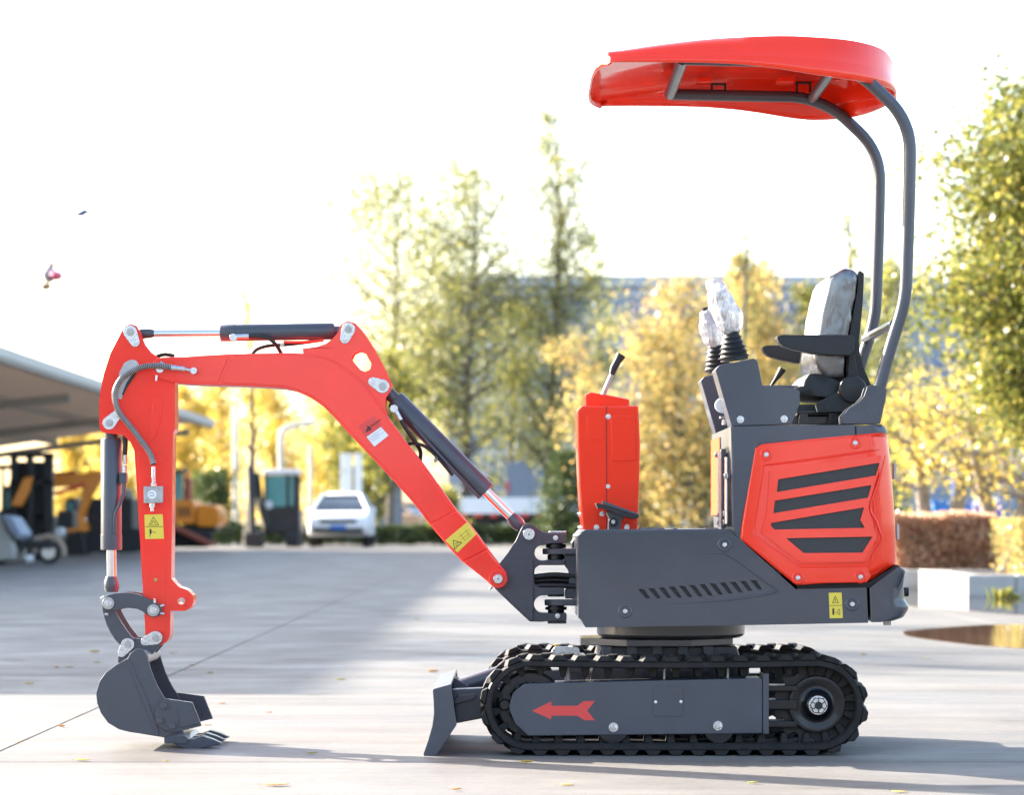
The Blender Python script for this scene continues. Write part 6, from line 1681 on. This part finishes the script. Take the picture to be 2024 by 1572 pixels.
b = MB(); b.xz([(X_(-60), .5), (X_(-60), Z_(1022), .2), (X_(6), Z_(1018), .2), (X_(18), Z_(1050), .2), (X_(32), Z_(1085), .15), (X_(28), Z_(1110), .1), (X_(-60), Z_(1112))], Y, Y + 1.2); b.build('body', M['kerb'], jp, bevel=.08, seg=3)
b = MB(); b.xz([(X_(4), Z_(1018)), (X_(24), Z_(1022), .1), (X_(46), Z_(1058), .15), (X_(36), Z_(1068)), (X_(20), Z_(1050))], Y - .1, Y + 1.0); b.build('windscreen', M['clad'], jp, bevel=.02)
b = MB(); b.box((X_(28), Y + .1, .28), (X_(100), Y + 1.0, .42)); b.build('floor', M['dark_machine'], jp, bevel=.02)
b = MB(); b.cyl((X_(52), Y + .0, Z_(1106)), (X_(66), Y + .0, Z_(1104)), .07, seg=14); b.build('step_lamp', M['white_paint'], jp)
b = MB(); b.cyl((X_(116), Y + .1, Z_(1052)), (X_(118), Y + .15, Z_(1052)), .08, seg=14); b.build('round_mirror', M['lamp_glass'], jp)
wheel(jp, X_(92), Y + .3, .22, .2, .2, 'y'); wheel(jp, X_(-10), Y + .3, .22, .22, .2, 'y')
b = MB(); pth = [(X_(92) + math.cos(a) * .27, Y + .2, .22 + math.sin(a) * .27) for a in [math.pi * (.98 - k / 12 * 1.05) for k in range(13)]]; b.tube(pth, .045, 8); b.build('mudguard', M['sheet'], jp)

# more stored machines deep under the shelter
for i, (x0, x1, yt, d_, mm, lab) in enumerate(((-30, 60, 960, 70, 'dark_machine', 'dark wheel loader in the shade behind the forklift'), (108, 160, 985, 72, 'dark_machine', 'low dark machine behind the orange digger boom'), (172, 262, 965, 76, 'dark_machine', 'dark compact machine behind the bucket cylinder'))):
    Y = d_ - D; r = thing('stored_machine', lab, 'machine', (at_px((x0 + x1) / 2, d_), Y, 0))
    xa_, xb_ = at_px(x0, d_), at_px(x1, d_); z_ = hpx(yt, d_)
    b = MB(); b.xz([(xa_, .45, .1), (xa_, z_ * .6, .2), (xa_ + (xb_ - xa_) * .35, z_ * .62, .1), (xa_ + (xb_ - xa_) * .4, z_, .1), (xa_ + (xb_ - xa_) * .8, z_, .1), (xb_, z_ * .55, .2), (xb_, .45, .1)], Y, Y + 1.6); b.build('body', M[mm], r, bevel=.04)
    b = MB(); b.xz([(xa_ + (xb_ - xa_) * .45, z_ * .66), (xa_ + (xb_ - xa_) * .46, z_ * .93), (xa_ + (xb_ - xa_) * .72, z_ * .93), (xa_ + (xb_ - xa_) * .78, z_ * .66)], Y - .02, Y - .001); b.build('cab_glass', M['teal_glass'], r)
    wheel(r, xa_ + .35, Y + .1, .45, .45, .35, 'y'); wheel(r, xb_ - .35, Y + .1, .45, .45, .35, 'y')
# bins behind the right hedge
for x, w, yt, m_, lab in ((1880, 74, 990, (.03, .2, .55), 'large light blue bin behind the hedge'), (1955, 44, 994, (.01, .05, .6), 'deep blue bin heaped with white bags')):
    d = 44; Y = d - D; mm = mat('bin_blue_plastic', m_, .4)
    r = thing('waste_bin', lab, 'bin', (at_px(x, d), Y, 0)); w2 = w / 2 * d / F
    xx = at_px(x, d); z = hpx(yt, d)
    b = MB(); b.frustum([Vector((xx - w2 * .85, Y, .1)), Vector((xx + w2 * .85, Y, .1)), Vector((xx + w2 * .85, Y + .5, .1)), Vector((xx - w2 * .85, Y + .5, .1))], [Vector((xx - w2, Y - .05, z)), Vector((xx + w2, Y - .05, z)), Vector((xx + w2, Y + .6, z)), Vector((xx - w2, Y + .6, z))]); b.build('bin_body', mm, r, bevel=.02)
    b = MB(); b.box((xx - w2 - .02, Y - .07, z - .05), (xx + w2 + .02, Y + .0, z)); b.build('rim', mm, r, bevel=.01)
d = 44; Y = d - D
for i, (x, y_, rr) in enumerate(((1945, 990, .11), (1962, 988, .12))):
    b = MB(); c = Vector((at_px(x, d), Y + .2, hpx(y_, d) - .03)); rings = []
    for k in range(1, 10):
        t = math.pi * k / 10; rings.append([c + Vector((math.cos(a) * math.sin(t) * rr, math.sin(a) * math.sin(t) * rr, -math.cos(t) * rr * .7)) * (1 + .25 * noise.noise(Vector((math.cos(a) * 2 + i, math.sin(a) * 2, t * 2)))) if False else c + Vector((math.cos(a) * math.sin(t) * rr, math.sin(a) * math.sin(t) * rr, -math.cos(t) * rr * .7)) * 1.0 for a in [2 * math.pi * j / 14 for j in range(14)]])
    b.loft(rings); o = b.build('rubbish_bag', M['white_paint'], None, origin=tuple(c)); tag(o, 'white rubbish bag on top of the deep blue bin, %s one' % ('left', 'right')[i], 'bag', 'white bags in the deep blue bin')
# teal awning and blue posts among the yellow trees
aw = thing('garden_shelter', 'small shelter with green top and blue posts between the yellow trees', 'shelter', (at_px(1910, 56), 46.5, 0))
d = 56
M['green_sheet'] = mat('green_sheet', (.05, .22, .16), .5); M['blue_post'] = mat('blue_post', (.05, .14, .4), .5)
b = MB(); b.loft([[Vector((at_px(1880, d), 46.5, hpx(918, d))), Vector((at_px(1880, d), 49, hpx(918, d))), Vector((at_px(1880, d), 49, hpx(914, d))), Vector((at_px(1880, d), 46.5, hpx(914, d)))], [Vector((at_px(1985, d), 46.5, hpx(915, d))), Vector((at_px(1985, d), 49, hpx(915, d))), Vector((at_px(1985, d), 49, hpx(902, d))), Vector((at_px(1985, d), 46.5, hpx(902, d)))]]); b.build('roof', M['green_sheet'], aw)
for x in (1888, 1932, 1978):
    b = MB(); b.cyl((at_px(x, d), 46.6, 0), (at_px(x, d), 46.6, hpx(917, d)), .05); b.build('post', M['blue_post'], aw)

# unidentified pink and blue marks in the sky, modelled as balloons and a bird
M['pink'] = mat('pink_sky_mark', (.8, .1, .18), .3, coat=.4); M['beige'] = mat('beige_sky_mark', (.5, .28, .13), .35); M['pearl'] = mat('pearl_sky_mark', (.5, .38, .38), .3)
bl = thing('sky_marks', 'small unidentified pink, white and beige marks in the sky at the left, modelled as balloons', 'balloons', P(103, 548, 30))
for x, y, rx, rz, m_ in ((112, 545, 13, 10, 'pink'), (98, 542, 14, 17, 'pearl'), (102, 523, 8, 5, 'beige'), (91, 566, 11, 8, 'beige')):
    c = P(x, y, 30 + (.1 if m_ != 'pink' else 0)); b = MB(); kx, kz = px(rx, 30), px(rz, 30); rings = []
    for k in range(1, 12):
        t = math.pi * k / 12; rings.append([c + Vector((math.cos(a) * math.sin(t) * kx, math.sin(a) * math.sin(t) * kx, -math.cos(t) * kz)) for a in [2 * math.pi * j / 20 for j in range(20)]])
    b.loft(rings); b.build('balloon', M[m_], bl, ang=60)
b = MB(); c = P(162, 422, 6); s_ = px(1, 6)
b.loft([[c + Vector((-19 * s_, 0, -5 * s_)), c + Vector((-18 * s_, .01, -4.6 * s_)), c + Vector((-18 * s_, -.01, -5.4 * s_))], [c + Vector((4 * s_, 0, 8 * s_)), c + Vector((4 * s_, .02, 1 * s_)), c + Vector((4 * s_, -.02, -5 * s_))], [c + Vector((16 * s_, 0, 4.6 * s_)), c + Vector((16 * s_, .01, 4.2 * s_)), c + Vector((16 * s_, -.01, 3.8 * s_))]])
M['bluegrey'] = mat('blue_grey_streak', (.06, .075, .15), .7)
o = b.build('sky_streak', M['bluegrey'], None, origin=tuple(c)); tag(o, 'tiny unidentified blue-grey streak in the white sky at the upper left, modelled as a bird', 'bird')

# ================================================================== FALLEN LEAVES
M['dry1'] = mat('yellow_fallen_leaf', (.62, .40, .05), .6, noise_amt=.25, noise_scale=60)
M['dry2'] = mat('orange_brown_fallen_leaf', (.5, .22, .05), .65, noise_amt=.3, noise_scale=60)
M['dry3'] = mat('green_yellow_fallen_leaf', (.36, .36, .06), .6, noise_amt=.3, noise_scale=60)
def fallen(label, x, y, wpx, m_, rz, curl=.3, z=None):
    q = ground(x, y) if z is None else z; d = q.y + D; s = wpx * d / F
    b = MB(); top_, bot = [], []; n = 7
    L = [(-.5, 0), (-.36, .12), (-.1, .23), (.18, .2), (.38, .1), (.52, 0), (.38, -.1), (.18, -.21), (-.1, -.22), (-.36, -.11)]
    def zz(u, v): return curl * s * (abs(v) * 1.3 + (u * u) * .9) + .0025
    vs = [Vector((u * s, v * s, zz(u, v))) for u, v in L]
    mid = [Vector((u * s, 0, zz(u, 0) * .8 + .0005)) for u in (-.36, -.1, .18, .38)]
    allv = vs + mid
    fs = [(0, 1, 10), (1, 2, 11, 10), (2, 3, 12, 11), (3, 4, 13, 12), (4, 5, 13), (5, 6, 13), (6, 7, 12, 13), (7, 8, 11, 12), (8, 9, 10, 11), (9, 0, 10)]
    b.add(allv, fs)
    b.add([Vector((-.5 * s, 0, zz(-.5, 0))), Vector((-.8 * s, .04 * s, .006)), Vector((-.8 * s, .07 * s, .006))], [(0, 1, 2)])
    M4 = Matrix.Rotation(rz, 4, 'Z')
    b.v = [tuple(M4 @ Vector(v)) for v in b.v]
    o = b.build('fallen_leaf', M[m_], None); o.location = q
    so = o.modifiers.new('thickness', 'SOLIDIFY'); so.thickness = .0008
    tag(o, label, 'leaf', 'fallen autumn leaves')
for a in [
    ('yellow leaf lying on the front joint left of the bucket', 163, 1506, 30, 'dry1', .1, .25),
    ('orange curled leaf on the lengthwise joint at the left', 122, 1439, 18, 'dry2', .8, .6),
    ('small brown leaf on the lengthwise joint at the far left', 38, 1471, 14, 'dry2', 1.6, .7),
    ('bright yellow leaf in front of the near track', 1041, 1510, 28, 'dry1', .3, .45),
    ('long pale brown leaf on sunlit concrete below the boom', 545, 1555, 52, 'dry2', .2, .15),
    ('orange leaf touching the bottom edge of the view', 902, 1564, 24, 'dry2', .6, .4),
    ('yellow-orange leaf right of centre near the bottom edge', 1120, 1554, 28, 'dry1', 0, .2),
    ('ochre leaf in front of the sprocket', 1488, 1551, 24, 'dry3', .2, .3),
    ('flat yellow leaf at the bottom right', 1778, 1568, 32, 'dry1', -.1, .12),
    ('green-brown leaf in the narrow boom shade', 616, 1492, 22, 'dry3', .2, .35),
    ('orange curled leaf behind the dozer blade', 856, 1330, 24, 'dry2', .1, .5),
    ('yellow leaf in the shade behind the bucket, the upper one', 187, 1291, 24, 'dry1', .4, .5),
    ('green-yellow leaf in the shade behind the bucket, the lower one', 192, 1311, 18, 'dry3', .2, .3),
    ('brown leaf in the shade at the far left', 112, 1321, 14, 'dry2', .9, .4),
    ('pale leaf beside the brown one in the shade', 137, 1321, 18, 'dry3', 0, .2),
    ('yellow leaf at the edge of the building shade, left', 57, 1353, 22, 'dry1', .4, .3),
    ('pale green leaf in the shade right of the arm', 415, 1332, 18, 'dry3', .6, .4),
    ('reddish leaf on the joint in the shade', 380, 1317, 14, 'dry2', .3, .4),
    ('cream leaf at the edge of the building shade, centre', 673, 1345, 22, 'dry3', .1, .3),
    ('small orange leaf on lit concrete right of the bucket', 440, 1393, 13, 'dry2', .2, .4),
    ('tiny ochre leaf on lit concrete left of the blade', 533, 1411, 12, 'dry2', .4, .4),
    ('small ochre leaf behind the bucket cutter', 408, 1435, 22, 'dry2', 0, .15),
    ('tiny yellow leaf on the front joint below the bucket', 328, 1507, 11, 'dry1', .4, .4),
    ('small orange leaf right of the track', 1706, 1296, 15, 'dry1', .6, .6),
    ('flat tan leaf right of the track towards the puddle', 1832, 1304, 22, 'dry3', 0, .1),
    ('small yellow leaf in the dappled light behind the boom', 826, 1225, 14, 'dry1', .5, .3),
    ('grey-green leaf in the shade below the stick lug', 342, 1293, 18, 'dry3', .2, .2),
    ('orange leaf on the kerb puddle', 1878, 1196, 13, 'dry2', .3, .5)]:
    fallen(*a)
fallen('yellow leaf caught on top of the near crawler track frame', 1100, 1279, 16, 'dry1', .2, .5, z=P(1100, 1279, -.1))

# ================================================================== BEHIND THE CAMERA (unseen hall and trees added for reflections in the paint)
sh = thing('reflection_hall', 'unseen long hall with dark doors, added behind the viewpoint for reflections in the paint', 'building', (0, -42, 0))
b = MB(); b.box((-45, -60, 0), (50, -42, 6.2)); b.build('wall', M['clad'], sh, smooth=False)
b = MB(); b.box((-45.4, -60.4, 6.2), (50.4, -41.6, 6.7)); b.build('roof', M['white_trim'], sh, smooth=False)
for k in range(9):
    x = -41 + 10 * k
    b = MB(); b.box((x, -42, 0), (x + 5.2, -41.94, 4.4)); b.build('door', M['dark_machine'], sh, smooth=False)
for i, (x, h, lab) in enumerate(((-14, 8.5, 'left'), (6, 9.5, 'middle'), (17, 8.0, 'right'))):
    tree('unseen leafy tree added in front of the reflection hall, the %s one' % lab, x, -33, h, 2.6, 2500, .22, 'leaf_green', 95 + i, trunk_r=.16, first=.25, nb=30, group='trees added behind the viewpoint for reflections')
